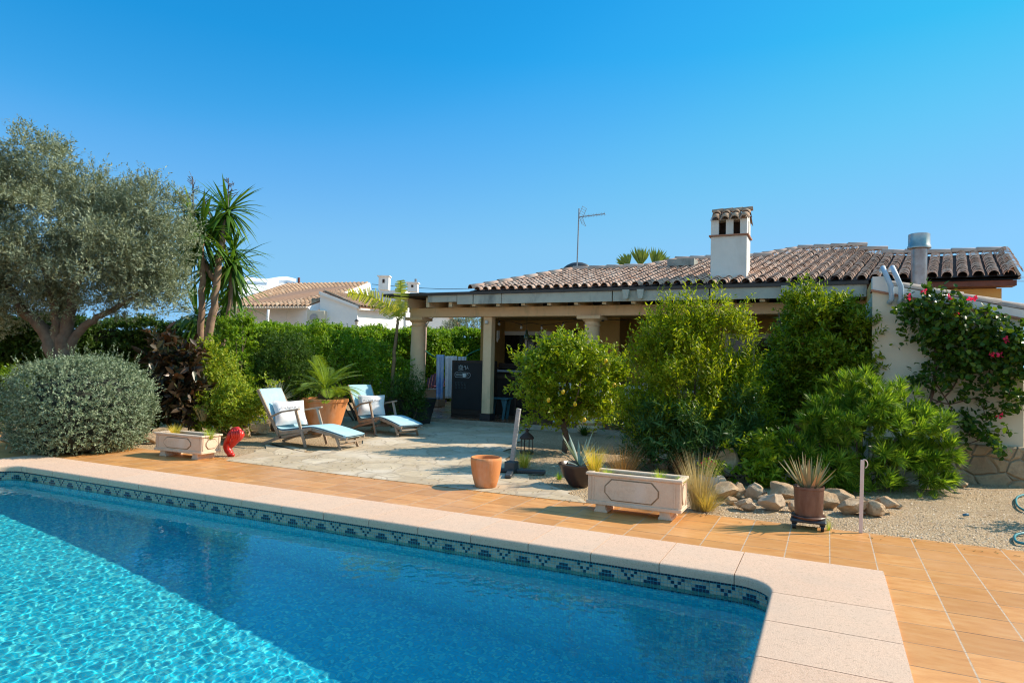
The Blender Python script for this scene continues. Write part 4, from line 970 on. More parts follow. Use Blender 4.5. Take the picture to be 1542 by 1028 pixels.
b = MB(); yb = 14.228
def cl(pts, r=.0045): b.tube([(cx0_+.07+u, yb, 1.42-v) for u, v in pts], r, 5)
for k in range(7):
    a = k*2*pi/7; cl([(.20+.02*cos(a), .09+.02*sin(a)), (.20+.075*cos(a), .09+.055*sin(a)), (.20+.05*cos(a+.5), .09+.04*sin(a+.5))], .007)
cl([(.13,.16),(.20,.17),(.27,.15)]); cl([(.30,.05),(.305,.09)]); cl([(.33,.05),(.335,.15)]); cl([(.36,.14),(.385,.05),(.41,.14)]); cl([(.365,.11),(.41,.11)])
cl([(.06,.22),(.44,.22),(.47,.25),(.47,.30),(.44,.34),(.06,.34),(.04,.31),(.04,.24),(.06,.22)], .005)
for x in np.arange(.08,.24,.022): cl([(x,.26),(x+.006,.30)], .005)
cl([(.36,.26),(.41,.25)]); cl([(.39,.29),(.43,.28)])
b.build('chalk_writing', chalk, bd)
b = MB(); b.lathe([(.001,0),(.04,0),(.052,.09),(.001,.09)], (cx0_+.07+.30, yb, 1.09), 16, sy=.12); b.tube([(cx0_+.07+.345+.02*cos(a), yb, 1.13+.025*sin(a)) for a in np.linspace(-1.4,1.4,8)], .004, 5); b.build('chalk_cup', chalk, bd)
b = MB()
for k in range(4):
    x = .05+k*.085; cl([(x,.46),(x+.012,.53),(x+.045,.53),(x+.057,.46),(x,.46)], .004); cl([(x+.028,.53),(x+.028,.59)], .004); cl([(x+.008,.60),(x+.05,.60)], .004)
b.build('chalk_glasses', chalk2, bd)
# bar counter with pale top behind
bc = thing('bar_counter', 'dark wooden bar with a pale stone top behind the square porch post', 'bar', (-7,15.8,.1))
p0, p1 = PY(742,553,15.6), PY(812,553,15.6)
b = MB(); b.bb(p0[0]-.2, p1[0]+.3, 15.5, 16.1, 1.22, 1.27); b.build('countertop', M('pale_stone_top', (.50,.50,.52), (.42,.42,.44), 5, .3), bc, bevel=.008)
b = MB(); b.bb(p0[0]-.1, p1[0]+.2, 15.6, 16.05, .1, 1.219); b.build('front', dark_wood, bc)
b = MB(); b.bb(p0[0]-.1, p1[0]+.2, 15.575, 15.599, 1.05, 1.13); 
b.build('rail', M('mid_wood', (.12,.07,.04), (.08,.045,.03), 6, .5), bc)
b = MB()
for k in range(4): b.lathe([(.001,0),(.03,0),(.034,.10),(.001,.10)], (p0[0]+.9+k*.13, 15.56, 1.09), 10)
b.build('jar', M('grey_glass_jar', (.20,.20,.22), (.14,.14,.15), 6, .2), bc)
rp = thing('wall_panel', 'dark shelving panel standing behind the porch bar', 'shelf', (-7.2,16.7,.1))
b = MB(); b.bb(-8.3, -5.7, 16.55, 16.6, .1, 1.45); 
for z in (.5,.9,1.3): b.bb(-8.3,-5.7,16.3,16.548,z,z+.03)
b.build('back_board', dark_wood, rp)
def crate_tbl(name, label, cat, x, y, w_, d_, h_, mat_, grp=None, zt=.04, leg=.04, z0=.1):
    t_ = thing(name, label, cat, (x, y, z0), grp)
    b = MB(); b.box((x, y, z0+h_-zt/2), (w_, d_, zt)); b.build('top', mat_, t_, bevel=.005)
    for a in (-1,1):
        for c_ in (-1,1): b = MB(); b.box((x+a*(w_/2-leg), y+c_*(d_/2-leg), z0+(h_-zt)/2), (leg, leg, h_-zt)); b.build('leg', mat_, t_)
    return t_
# blue trestle bench
blue_w = M('worn_blue_paint', (.05,.16,.20), (.04,.12,.15), 8, .7)
p = G(752,631,.1); bs = thing('blue_stool', 'worn teal wooden stool standing right of the square porch post', 'stool', (p[0],p[1]+.1,.1))
x, y = bs.location[0], bs.location[1]
b = MB(); b.box((x-.08,y,.60),(.62,.32,.035)); b.build('seat', blue_w, bs, bevel=.005)
for sx2 in (-.24,.14):
    b = MB(); b.prism([(x+sx2-.07,y-.12,.1),(x+sx2-.01,y-.12,.1),(x+sx2+.02,y-.12,.35),(x+sx2+.06,y-.12,.58),(x+sx2-.10,y-.12,.58),(x+sx2-.04,y-.12,.35)], (0,.03,0)); b.build('leg', blue_w, bs)
    b = MB(); b.prism([(x+sx2-.07,y+.09,.1),(x+sx2-.01,y+.09,.1),(x+sx2+.02,y+.09,.35),(x+sx2+.06,y+.09,.58),(x+sx2-.10,y+.09,.58),(x+sx2-.04,y+.09,.35)], (0,.03,0)); b.build('leg', blue_w, bs)
# high dark table right of it
crate_tbl('tall_table', 'tall dark wooden table in the shade of the porch', 'table', -6.45, 15.0, 1.0, .6, 1.05, dark_wood)
# dining set
wm = white_p
dt = crate_tbl('dining_table', 'white framed dining table under the porch behind the lemon tree', 'table', -4.6, 15.2, 2.4, 1.0, .76, M('grey_wood_top', (.40,.36,.33), (.32,.28,.25), 6, .5), leg=.09)
def chair(x, y, rz, label):
    t_ = thing('dining_chair', label, 'chair', (0,0,0), 'white chairs round the dining table')
    b = MB(); b.box((0,0,.45),(.42,.42,.03)); b.build('seat', wm, t_, bevel=.006)
    for a in (-.18,.18):
        b = MB(); b.beam((a,-.18,.44),(a*1.12,-.21,0), .03, .03); b.build('leg', wm, t_)
        b = MB(); b.beam((a*1.12,.23,0),(a,.18,.45), .03, .03); b.beam((a,.18,.45),(a,.25,.92), .03, .03); b.build('leg', wm, t_)
    b = MB(); b.beam((-.2,.25,.90),(.2,.25,.90), .03, .07); 
    for a in (-.1,0,.1): b.beam((a,.19,.46),(a,.25,.88), .03, .015)
    b.build('backrest', wm, t_)
    for a in (-.19,.19): b = MB(); b.beam((a,-.195,.2),(a,.205,.2), .02, .03); b.build('stretcher', wm, t_)
    t_.location = (x, y, .1); t_.rotation_euler = (0,0,rz); return t_
for i, (x, y, r_, lb) in enumerate([(-5.55,14.55,pi+.15,'white slatted dining chair left of the lemon tree trunk, leftmost at the table'),(-4.75,14.5,pi-.1,'white slatted dining chair seen under the middle of the lemon tree'),(-3.85,14.45,pi+.1,'white slatted dining chair just right of the round column'),(-5.3,15.95,0,'white dining chair at the far side of the table towards the bar'),(-3.9,15.95,.1,'white dining chair at the far side of the table towards the annex')]): chair(x, y, r_, lb)
# fan, pendant, string lights, chime
fn = thing('ceiling_fan', 'black ceiling fan with thin blades hanging inside the porch by the round column', 'fan', (-4.5,14.8,2.7)); x, y, z = PY(903,481,14.8)
fn.location = (x, y, 2.9)
b = MB(); b.tube([(x,y,2.98),(x,y,z+.04)], .015, 8); b.build('rod', black_m, fn)
b = MB(); b.lathe([(.001,.07),(.10,.06),(.12,0),(.10,-.04),(.001,-.05)], (x,y,z), 18); b.build('motor', black_m, fn, smooth=True)
for k in range(4): a = .35+k*pi/2; b = MB(); b.beam((x+.1*cos(a),y+.1*sin(a),z), (x+.62*cos(a),y+.62*sin(a),z), .12, .01); b.build('blade', black_m, fn)
pdn = thing('pendant_lamp', 'green bell-shaped glass lamp hanging under the porch beam', 'lamp', (-6.6,15,2.7)); x, y, z = PY(793,505,14.9)
pdn.location = (x, y, 2.95)
b = MB(); b.tube([(x,y,2.96),(x,y,z+.12)], .006, 6); b.build('cord', black_m, pdn)
b = MB(); b.lathe([(.02,.14),(.03,.12),(.035,.05),(.06,0),(.075,-.08),(.07,-.09)], (x,y,z), 20); b.build('shade', M('green_glass', (.05,.09,.05), (.04,.07,.04), 6, .2), pdn, smooth=True)
pts = [PY(px_, py_, 14.4) for px_, py_ in ((735,478),(752,483),(770,484),(785,488),(800,486),(816,489),(832,488),(848,485),(865,484),(880,482))]
sl_ = thing('string_lights', 'black cable of clear bulbs strung below the porch beam', 'string lights', pts[0])
b = MB(); b.tube(smooth_path(pts, 4), .006, 5); b.build('cable', black_m, sl_)
bulbm, t = newmat('clear_bulb'); t.bsdf.inputs['Base Color'].default_value = (.6,.6,.58,1); t.bsdf.inputs['Roughness'].default_value = .1; t.bsdf.inputs['Alpha'].default_value = .55
for i in (1,3,5,7):
    q = pts[i]; b = MB(); b.lathe([(.012,0),(.018,-.02),(.014,-.04)], q, 10); s2_ = b.build('socket', black_m, sl_)
    b = MB(); b.lathe([(.012,-.04),(.032,-.075),(.030,-.10),(.001,-.12)], q, 12); b.build('bulb', bulbm, sl_, smooth=True)
x, y, z = PY(750,500,14.6); wc = thing('wind_chime', 'thin pale wind chime hanging near the square porch post', 'wind chime', (x,y,2.8))
b = MB(); b.tube([(x,y,2.9),(x,y,z+.05)], .003, 4); b.build('cord', black_m, wc)
for k in range(4): b = MB(); a = k*pi/2; b.tube([(x+.03*cos(a),y+.03*sin(a),z+.04),(x+.03*cos(a),y+.03*sin(a),z-.16-.03*k)], .008, 6); b.build('chime_tube', steel, wc)
# notice/cloth by the window
x, y, z = PY(749,528,16.8); b = MB(); b.box((x,16.97,z),(.20,.02,.55)); o = b.build('wall_cloth', M('pale_cloth', (.45,.42,.42), (.38,.36,.36), 6, .9)); tag(o, 'narrow pale cloth hanging on the wall left of the porch window', 'cloth')
# clothes pole + line + towels
pole = thing('clothes_pole', 'slim weathered wooden pole just behind the round pergola column', 'pole', (*PY(636,600,16.2)[:2],0))
x, y = pole.location[0], pole.location[1]
b = MB(); b.tube([(x,y,0),(x+.02,y,1.3),(x+.05,y,2.75)], [.055,.05,.04], 10); b.build('shaft', M('brown_grey_wood', (.42,.30,.24), (.28,.19,.15), 8, .85, .003), pole, smooth=True)
b = MB(); pts_ = [(x+.05,y,2.35),(x+.12,y,2.55),(x+.3,y,2.72),(x+.5,y,2.8)]; b.tube(smooth_path(pts_), .02, 6); b.build('brace', cream, pole)
cw = [PY(px_, py_, yy) for px_, py_, yy in ((634,522,16.2),(655,537,16.2),(690,542,16.2),(712,530,16.2),(740,520,16.3))]
b = MB(); b.tube(smooth_path(cw, 6), .012, 6); o = b.build('clothes_line', M('green_cord', (.02,.28,.20), None, 6, .5), None, smooth=True); tag(o, 'sagging green clothes line carrying the towels', 'clothes line')
def towel(px0, px1, pyt, pyb, mat_, label, Y=16.2, amp=.035, fold=5):
    t0, t1 = PY(px0, pyt, Y), PY(px1, pyt, Y); zb = PY((px0+px1)/2, pyb, Y)[2]; n, m_ = 24, 16; V = []; rr = RS(int(px0))
    zt0 = t0[2]
    for j in range(m_+1):
        for i in range(n+1):
            u, v = i/n, j/m_; zz = zt0+(t1[2]-zt0)*u; xx = t0[0]+(t1[0]-t0[0])*(u*(1-.15*v)+.07*v)
            V.append((xx, Y-.02+amp*(.3+v)*sin(u*fold*pi+rr.rand()*.1), zz+(zb-zz)*v))
    b = MB(); b.add(V, [(j*(n+1)+i, j*(n+1)+i+1, (j+1)*(n+1)+i+1, (j+1)*(n+1)+i) for j in range(m_) for i in range(n)])
    o = b.build('towel', mat_, None, smooth=True); sm = o.modifiers.new('solid', 'SOLIDIFY'); sm.thickness = .006; tag(o, label, 'towel', 'towels on the clothes line'); return o
towel(658,670,534,601, M('blue_towel', (.22,.38,.70), (.60,.68,.80), 3, .95), 'blue and white towel hanging leftmost on the clothes line', fold=4)
towel(671,689,536,600, M('white_towel', (.78,.78,.80), (.72,.72,.75), 3, .95), 'white towel hanging in the middle of the clothes line')
towel(690,703,537,585, M('pale_blue_towel', (.52,.62,.72), (.62,.70,.78), 3, .95), 'pale blue towel hanging rightmost behind the chalkboard cabinet')
# adirondack chair + crate
maroon = M('maroon_paint', (.09,.012,.03), (.06,.008,.02), 6, .6)
q = G(648,606,.1); ad = thing('adirondack_chair', 'dark maroon slatted armchair with rounded back beyond the loungers', 'chair', (q[0],q[1],.1)); x, y = q[0], q[1]
for k in range(6):
    a = (k-2.5)/2.5; h = .95-.16*a*a; b = MB(); b.beam((x+a*.24,y+.1,.35),(x+a*.30,y+.35,.1+h), .088, .02, (0,1,0)); b.build('back_slat', maroon, ad)
b = MB(); b.box((x,y-.15,.44),(.56,.5,.03)); b.build('seat', maroon, ad)
for a in (-1,1):
    b = MB(); b.box((x+a*.34,y-.1,.66),(.12,.7,.025)); b.build('armrest', maroon, ad)
    b = MB(); b.box((x+a*.32,y-.38,.375),(.06,.06,.55)); b.build('leg', maroon, ad)
    b = MB(); b.beam((x+a*.30,y-.35,.42),(x+a*.30,y+.5,.12), .03, .1); b.build('leg', maroon, ad)
q = G(655,612,.1); cr = thing('wooden_crate', 'plain plywood crate standing by the maroon armchair', 'crate', (q[0],q[1],.1)); ply = M('plywood', (.30,.19,.11), (.24,.15,.09), 5, .8, .002)
b = MB(); b.box((q[0],q[1],.37),(.46,.4,.52)); b.build('crate_body', ply, cr, bevel=.006)
b = MB(); 
for z in (.14,.60): b.box((q[0],q[1]-.206,z),(.47,.012,.05))
b.build('batten', ply, cr)
# dark square pot of the banana plant, closed parasol-like pale fabric
q = G(590,640); sp_ = thing('square_pot', 'big dark square pot holding the banana plant behind the farther lounger', 'pot', (q[0]+.1,q[1]+.5,0)); SPX, SPY = sp_.location[0], sp_.location[1]
b = MB(); b.add([(SPX+sx2*w_, SPY+sy2*w_, z) for z, w_ in ((0,.36),(.56,.46),(.60,.46),(.60,.42),(.5,.41)) for sx2, sy2 in ((-1,-1),(1,-1),(1,1),(-1,1))], [(k*4+i, k*4+(i+1)%4, k*4+4+(i+1)%4, k*4+4+i) for k in range(4) for i in range(4)]+[(16,17,18,19)]); b.build('pot_body', M('charcoal_glaze', (.022,.026,.034), (.016,.02,.026), 5, .4), sp_)
pg = thing('garden_table', 'small table under a pale blue cloth beside the banana plant', 'table', (*PY(577,571,14.6)[:2],0)); q = PY(577,570,14.6); x, y, z = q
b = MB(); b.add([(x-.32,y-.3,z-.035),(x+.36,y-.3,z+.0),(x+.36,y+.3,z),(x-.32,y+.3,z-.035),(x-.32,y-.3,z-.06),(x+.36,y-.3,z-.025),(x+.36,y+.3,z-.025),(x-.32,y+.3,z-.06)], [(0,1,2,3),(7,6,5,4),(0,4,5,1),(1,5,6,2),(2,6,7,3),(3,7,4,0)]); b.build('tabletop', M('pale_blue_cloth', (.40,.52,.62), (.34,.46,.56), 5, .8), pg)
for a in (-.26,.30):
    for c_ in (-.24,.24): b = MB(); b.tube([(x+a,y+c_,0),(x+a,y+c_,z-.05)], .018, 6); b.build('leg', grey_met, pg)
# ------------------------------------------------------------------ neighbour house
nh = thing('neighbour_house', 'white neighbouring villa with clay tile roofs rising above the hedge', 'house', (*D(450,500,30)[:2], 0))
nwhite = M('bright_white_render', (.80,.80,.80), (.76,.76,.76), 2, .9, .002)
def DW(px_, py_, d_): return Vector(D(px_, py_, d_*1.3))
fwd = Vector(RM[2]); fh = Vector((fwd.x, fwd.y, 0)).normalized(); rt = Vector((fh.y, -fh.x, 0))
def slab(pts, d_, th_, name, mat_, par=nh, **k):
    b = MB(); b.prism([DW(x, y, dd) for x, y, dd in [(p[0], p[1], p[2] if len(p) > 2 else d_) for p in pts]], tuple(fh*th_)); return b.build(name, mat_, par, **k)
def roofquad(c0, c1, c2, c3, par, name='roof', th_=.06, pitch=.22, mat_=None, seed=0, smooth=True):
    """low-left, low-right, high-right, high-left corners; covers with tile columns from low to high"""
    mat_ = mat_ or roof_n; b = MB(); A_, B_, C_, D_ = map(Vector, (c0, c1, c2, c3)); n = max(2, int((B_-A_).length/pitch)); rr = RS(seed)
    nrm = (B_-A_).cross(D_-A_).normalized(); nrm = nrm if nrm.z > 0 else -nrm
    b.add([A_, B_, C_, D_, A_-nrm*th_, B_-nrm*th_, C_-nrm*th_, D_-nrm*th_], [(0,1,2,3),(7,6,5,4),(0,4,5,1),(1,5,6,2),(2,6,7,3),(3,7,4,0)])
    o = b.build(name, M('roof_base_'+str(seed), (.34,.20,.13), (.28,.16,.10), 5, .9), par); b = MB()
    for i in range(n):
        u = (i+.5)/n; p, q = A_.lerp(B_, u), D_.lerp(C_, u); L_ = (q-p).length; m_ = max(1, int(L_/.34)); dd = (q-p)/m_
        for j in range(m_): s0 = p+dd*j+nrm*.035; barrel(b, s0, s0+dd*1.06-nrm*.015, pitch*.42, pitch*.36, nrm, n=4)
    b.build('roof_tile', mat_, o, smooth=True); return o
# main block (shade side towards us) and gable
slab([(318,466,27.8),(432,461,29.6),(432,520,29.6),(318,520,27.8)], 29, 4, 'wall', nwhite)
slab([(432,463,29.6),(463,462,29),(463,520,29),(432,520,29.6)], 28.5, 4, 'wall', nwhite)
roofquad(DW(330,462,27.5), DW(462,461,29.2), DW(556,426,33), DW(432,428,33.5), nh, seed=11)
slab([(463,462,28.9),(556,425,33),(558,436,33),(470,470,28.9)], 28, .25, 'verge', nwhite)
slab([(463,466,29.2),(556,434,33),(556,520,33),(463,520,29.2)], 28, .3, 'wall', nwhite)
b = MB(); 
for k in range(34):
    f = k/33; p = DW(332,463.5,27.45).lerp(DW(461,463,29.1), f); b.tube([p-fh*.25, p+fh*.1], .075, 6)
b.build('eave_tile', M('pale_clay', (.66,.55,.45), (.58,.46,.36), 6, .85), nh, smooth='auto')
b = MB(); b.tube([DW(404,466,28.2), DW(403,480,28.2), DW(403,500,28.2)], .07, 8); b.build('downpipe', nwhite, nh, smooth=True)
# second wing
slab([(482,441,26.5),(538,463,26.5),(538,520,26.5),(482,520,26.5)], 26.5, .3, 'wall', nwhite)
slab([(480,438,26.4),(540,461,26.4),(540,465,26.4),(480,443,26.4)], 26.4, .45, 'verge', nwhite)
roofquad(DW(542,462,26.3), DW(606,469,28.2), DW(560,449,32), DW(486,438,30), nh, seed=12)
slab([(538,466,26.6),(606,470,28.6),(606,520,28.6),(538,520,26.6)], 26.6, .3, 'wall', nwhite)
slab([(530,440,36),(610,436,36),(612,520,36),(530,520,36)], 36, 3, 'wall', nwhite)
# AC unit
acp = DW(475,478,26.2); b = MB(); b.box(acp+fh*.3, (.92,.5,.74), rz=math.atan2(rt.y, rt.x)); ac = b.build('air_conditioner', M('ac_casing', (.62,.56,.44), (.55,.50,.40), 5, .5), None, bevel=.02)
tag(ac, 'boxy cream air conditioner outdoor unit on the neighbouring white wall', 'air conditioner')
b = MB(); b.lathe([(.001,0),(.2,0),(.2,.02),(.001,.02)], (0,0,0), 20); M4 = Matrix.Rotation(pi/2, 4, 'X'); b.v = [tuple((Matrix.Rotation(math.atan2(rt.y, rt.x), 4, 'Z') @ M4 @ Vector(v)) + acp + fh*.03 - rt*.1) for v in b.v]; b.build('fan_grille', grey_met, ac)
b = MB(); b.beam(DW(461,489,26.2), DW(482,489.5,26.2), .1, .05); b.build('bracket', grey_met, ac)
# chimneys and vault
def nchim(px_, py0, py1, wpx, d_, label, slit=True):
    t_ = thing('white_chimney', label, 'chimney', DW(px_, py1, d_), 'white chimneys of the neighbouring house'); s_ = d_*1.3/F; w_ = wpx*s_; a, c_ = DW(px_, py0, d_), DW(px_, py1, d_)
    rz = math.atan2(rt.y, rt.x)
    b = MB(); b.box(((a+c_)/2), (w_, w_, (a-c_).length), rz=rz); b.build('stack', nwhite, t_)
    b = MB(); b.box(a+Vector((0,0,.03)), (w_*1.25, w_*1.25, .07), rz=rz); b.build('cap', nwhite, t_)
    b = MB(); b.box((a*.65+c_*.35)-fh*w_*.5, (w_*.22, .03, (a-c_).length*.28), rz=rz); b.build('vent', roof_dk, t_)
    return t_
nchim(579,417,437,15,34,'white chimney with dark slot just left of the banana leaf, on the neighbouring roof')
nchim(622,427,440,15,33,'white chimney with a thin pipe just left of the pergola roof')
b = MB(); b.tube([DW(626,427,33), DW(626,420,33)], .08, 8); o = b.build('chimney_pipe', grey_met); tag(o, 'short grey pipe on the white chimney nearest the pergola', 'pipe')
b = MB(); b.tube([DW(450,428,33.5), DW(450,418,33.5)], .08, 8); o = b.build('chimney_pipe', M('dull_red_pipe', (.20,.05,.04), None, 5, .6)); tag(o, 'short dull red pipe on the neighbouring roof ridge', 'pipe')
# far white house with vaulted gable
fhs = thing('white_vaulted_house', 'far white house with curved roof line behind the yucca', 'house', (*D(380,500,42)[:2],0))
pts = [(355,520),(352,438),(360,426),(372,420.5),(386,423),(402,424),(420,421),(432,420.5),(446,424),(450,470),(450,520)]
b = MB(); b.prism([DW(x, y, 42+(470-max(y,0))*.32 if y < 470 else 42) for x, y in pts], tuple(Vector((0,0,-.3)))); b.build('wall', nwhite, fhs)
b = MB(); b.prism([DW(x, y, 41.8+(470-y)*.32) for x, y in ((352,438),(360,425),(372,419.5),(386,422),(402,423),(420,420),(432,419.5),(446,423),(446,428),(432,425),(420,425.5),(402,428.5),(386,427.5),(372,425),(360,431),(354,442))], (0,0,.25)); b.build('roof', M('vault_roof_white', (.82,.84,.88), (.78,.80,.84), 3, .8), fhs)
# white house seen through the pergola
f2 = thing('white_house', 'low white house glimpsed under the pergola above the hedge', 'house', (*D(675,500,40)[:2],0))
b = MB(); b.prism([DW(x, y, 40) for x, y in ((632,520),(632,476),(650,470),(668,470),(684,484),(684,520))], tuple(fh*5)); b.build('wall', nwhite, f2)
b = MB(); b.prism([DW(x, y, 39.8) for x, y in ((630,477),(650,468),(669,468),(687,484),(684,486),(668,471.5),(650,471.5),(632,479))], tuple(fh*5)); b.build('roof', roof_n, f2)
# wall lantern of the neighbour
wl = thing('wall_lantern', 'small black lantern on the neighbouring white wall above the hedge', 'lantern', DW(537,485,26.2)); c_ = Vector(wl.location)
b = MB(); b.lathe([(.001,.16),(.05,.14),(.12,.06),(.11,.05)], c_, 8); b.build('cap', black_m, wl)
b = MB(); b.lathe([(.09,.05),(.06,-.12),(.02,-.14),(.001,-.18)], c_, 8); b.build('glass', M('milky_glass', (.5,.45,.38), (.42,.38,.3), 5, .3), wl)
# power lines
for i, (y0, y1, y2, lb) in enumerate(((432,434,433,'upper'),(439,441,440,'middle'),(443,446,443,'lower'))):
    b = MB(); b.tube(smooth_path([D(560,y0-4,60), D(640,y1,60), D(720,y2+1,60), D(1000,y2-10,60)], 6), .025, 5); o = b.build('power_line', black_m); tag(o, lb+' of three thin power lines crossing the sky behind the pergola', 'power line', 'power lines behind the house')
for i, (y0, lb) in enumerate(((417,'upper'),(423,'lower'))):
    b = MB(); b.tube([D(1480,y0,60), D(1600,y0+1,60)], .03, 5); o = b.build('power_line', black_m); tag(o, lb+' of two short power lines right of the tiled roof', 'power line', 'power lines at the right edge')
# ================================================================== PLANTS
def leaves(name, mat_, P, Dr, Nn, L, W, parent=None, fold=.25, curl=.0, mi=None, org=(0,0,0)):
    """one folded rhombic blade per point: P base, Dr along, Nn facing"""
    P = np.asarray(P, float); Dr = Dr/np.linalg.norm(Dr, axis=1, keepdims=True)
    Sd = np.cross(Dr, Nn); Sd /= np.maximum(np.linalg.norm(Sd, axis=1, keepdims=True), 1e-6); Up = np.cross(Sd, Dr)
    L = np.broadcast_to(L, len(P))[:,None]; W = np.broadcast_to(W, len(P))[:,None]
    if np.mean(W)/np.mean(L) > .3:
        V = np.stack([P, P+Dr*L*.28+Sd*W*.46+Up*W*fold, P+Dr*L*.68+Sd*W*.40+Up*W*fold*.8, P+Dr*L-Up*L*curl, P+Dr*L*.68-Sd*W*.40+Up*W*fold*.8, P+Dr*L*.28-Sd*W*.46+Up*W*fold], 1).reshape(-1, 3)
        o_ = np.arange(len(P))[:,None]*6; Fq = np.concatenate([o_+np.array([[0,1,2,3]]), o_+np.array([[0,3,4,5]])])
        return npmesh(name, V, Fq, mat_, parent, mi=mi, org=org)
    V = np.stack([P, P+Dr*L*.45+Sd*W*.5+Up*W*fold, P+Dr*L-Up*L*curl, P+Dr*L*.45-Sd*W*.5+Up*W*fold], 1).reshape(-1, 3)
    Fq = np.arange(len(P)*4).reshape(-1, 4)
    return npmesh(name, V, Fq, mat_, parent, mi=mi, org=org)
def unit(a): return a/np.maximum(np.linalg.norm(a, axis=1, keepdims=True), 1e-9)
def blob_pts(rr, blobs, n, shell=.45, lump=.18, clump=0., per=14):
    if clump: return clumped(rr, blobs, n, shell, lump, clump, per)
    return _blob(rr, blobs, n, shell, lump)
def clumped(rr, blobs, n, shell, lump, clump, per):
    C_, O_ = _blob(rr, blobs, max(3, n//per), shell, lump); k = len(C_)
    sz = clump*(.6+.8*rr.rand(k,1,1)); dv = unit(rr.randn(k*per,3)).reshape(k,per,3)*(rr.rand(k,per,1)**.4)*sz
    P = (C_[:,None]+dv).reshape(-1,3); O = unit((O_[:,None]*.7+dv/sz*.9+np.array([0,0,.15])).reshape(-1,3)); return P, O
def _blob(rr, blobs, n, shell=.45, lump=.18):
    """anchors through ellipsoids (centre, radii, weight); biased to the outside, lumpy; returns points and outward directions"""
    ws = np.array([b[2] if len(b) > 2 else np.prod(b[1])**.67 for b in blobs], float); ws /= ws.sum(); out = []; od = []
    for (b, w_) in zip(blobs, ws):
        k = int(n*w_); d_ = unit(rr.randn(k, 3)); r = (shell + (1-shell)*rr.rand(k)**.55)
        f = rr.rand(6, 3)*6; lm = np.sin(d_*5+f[0]).sum(1)*.5+np.sin(d_[:, [1,2,0]]*9+f[1]).sum(1)*.33
        r = r*(1+lump*lm*.6); c, R_ = np.array(b[0]), np.array(b[1]); out.append(c+d_*R_*r[:,None]); od.append(unit(d_/R_))
    P, O = np.concatenate(out), np.concatenate(od)
    # drop anchors buried deep inside another blob
    keep = np.ones(len(P), bool)
    for b in blobs:
        q = np.linalg.norm((P-np.array(b[0]))/np.array(b[1]), axis=1); keep &= ~((q < shell*.7) & (rr.rand(len(P)) < .85))
    return P[keep], O[keep]
def twigs(rr, P, O, k, tl, L, W, up=.4, rnd=.6, out=.8, spread=.9, ljit=.3, zmin=None, tip=0):
    n = len(P); T = unit(O*out+rr.randn(n, 3)*rnd+np.array([0,0,up])); tl_ = tl*(.6+.8*rr.rand(n))
    s_ = np.tile(np.linspace(.05, 1, k), (n, 1)); B = P[:,None]+T[:,None]*(s_*tl_[:,None])[:,:,None]
    perp = rr.randn(n, k, 3); Tn = np.repeat(T[:,None], k, 1); perp -= Tn*(perp*Tn).sum(2, keepdims=True); perp /= np.linalg.norm(perp, axis=2, keepdims=True)
    Dr = (Tn*(1-spread*.55)+perp*spread).reshape(-1, 3); Nn = (Tn+rr.randn(n, k, 3)*.5+np.array([0,0,.5])).reshape(-1, 3)
    B = B.reshape(-1, 3); m_ = len(B); Ls = L*(1+ljit*(rr.rand(m_)-.5)*2); Ws = W*(1+ljit*(rr.rand(m_)-.5)*2)
    if zmin is not None: kp = B[:,2] > zmin; B, Dr, Nn, Ls, Ws = B[kp], Dr[kp], Nn[kp], Ls[kp], Ws[kp]
    return B, Dr, Nn, Ls, Ws
def pb(px, py, d_, rx, ry, rz=None, w_=None):
    """ellipsoid from pixel centre and pixel radii at depth d"""
    s_ = d_/F; e = (D(px, py, d_), (rx*s_, (rz if rz is not None else rx)*s_, ry*s_)); return e if w_ is None else e+(w_,)
bark = M('brown_bark', (.14,.10,.07), (.09,.06,.045), 9, .95, .006); bark_o = M('olive_bark', (.20,.155,.115), (.12,.09,.07), 7, .95, .014)
def limbs(name, mat_, parent, paths, n=8):
    b = MB()
    for pts, r0, r1 in paths:
        sp2 = smooth_path(pts, 5); m_ = len(sp2); rr = RS(m_)
        b.tube([p+rr.randn(3)*r0*.12 for p in sp2], [r0+(r1-r0)*i/(m_-1) for i in range(m_)], n)
    return b.build(name, mat_, parent, smooth=True)
def shrub(name, label, cat, base, mat_, blobs, n, k, tl, L, W, seed, group=None, stems=None, stem_mat=None, crown='foliage', **kw):
    t_ = thing(name, label, cat, base, group); rr = RS(seed); cl_ = kw.pop('clump', .16); pe_ = kw.pop('per', 14); sh_ = kw.pop('shell', .45); lu = kw.pop('lump', .18); fo = kw.pop('fold', .25)
    P, O = blob_pts(rr, blobs, n, sh_, lu, cl_, pe_); B, Dr, Nn, Ls, Ws = twigs(rr, P, O, k, tl, L, W, zmin=.0, **kw)
    leaves(crown, mat_, B, Dr, Nn, Ls, Ws, t_, fold=fo)
    if stems is None:
        c = np.array(base); stems = []
        for i in range(7):
            b_ = blobs[i % len(blobs)]; q = np.array(b_[0])+rr.randn(3)*np.array(b_[1])*.3; stems.append(([c+rr.randn(3)*[.06,.06,0], (c+q)/2+rr.randn(3)*.05, q], .02, .006))
    limbs('stem', stem_mat or bark, t_, stems, 6)
    return t_
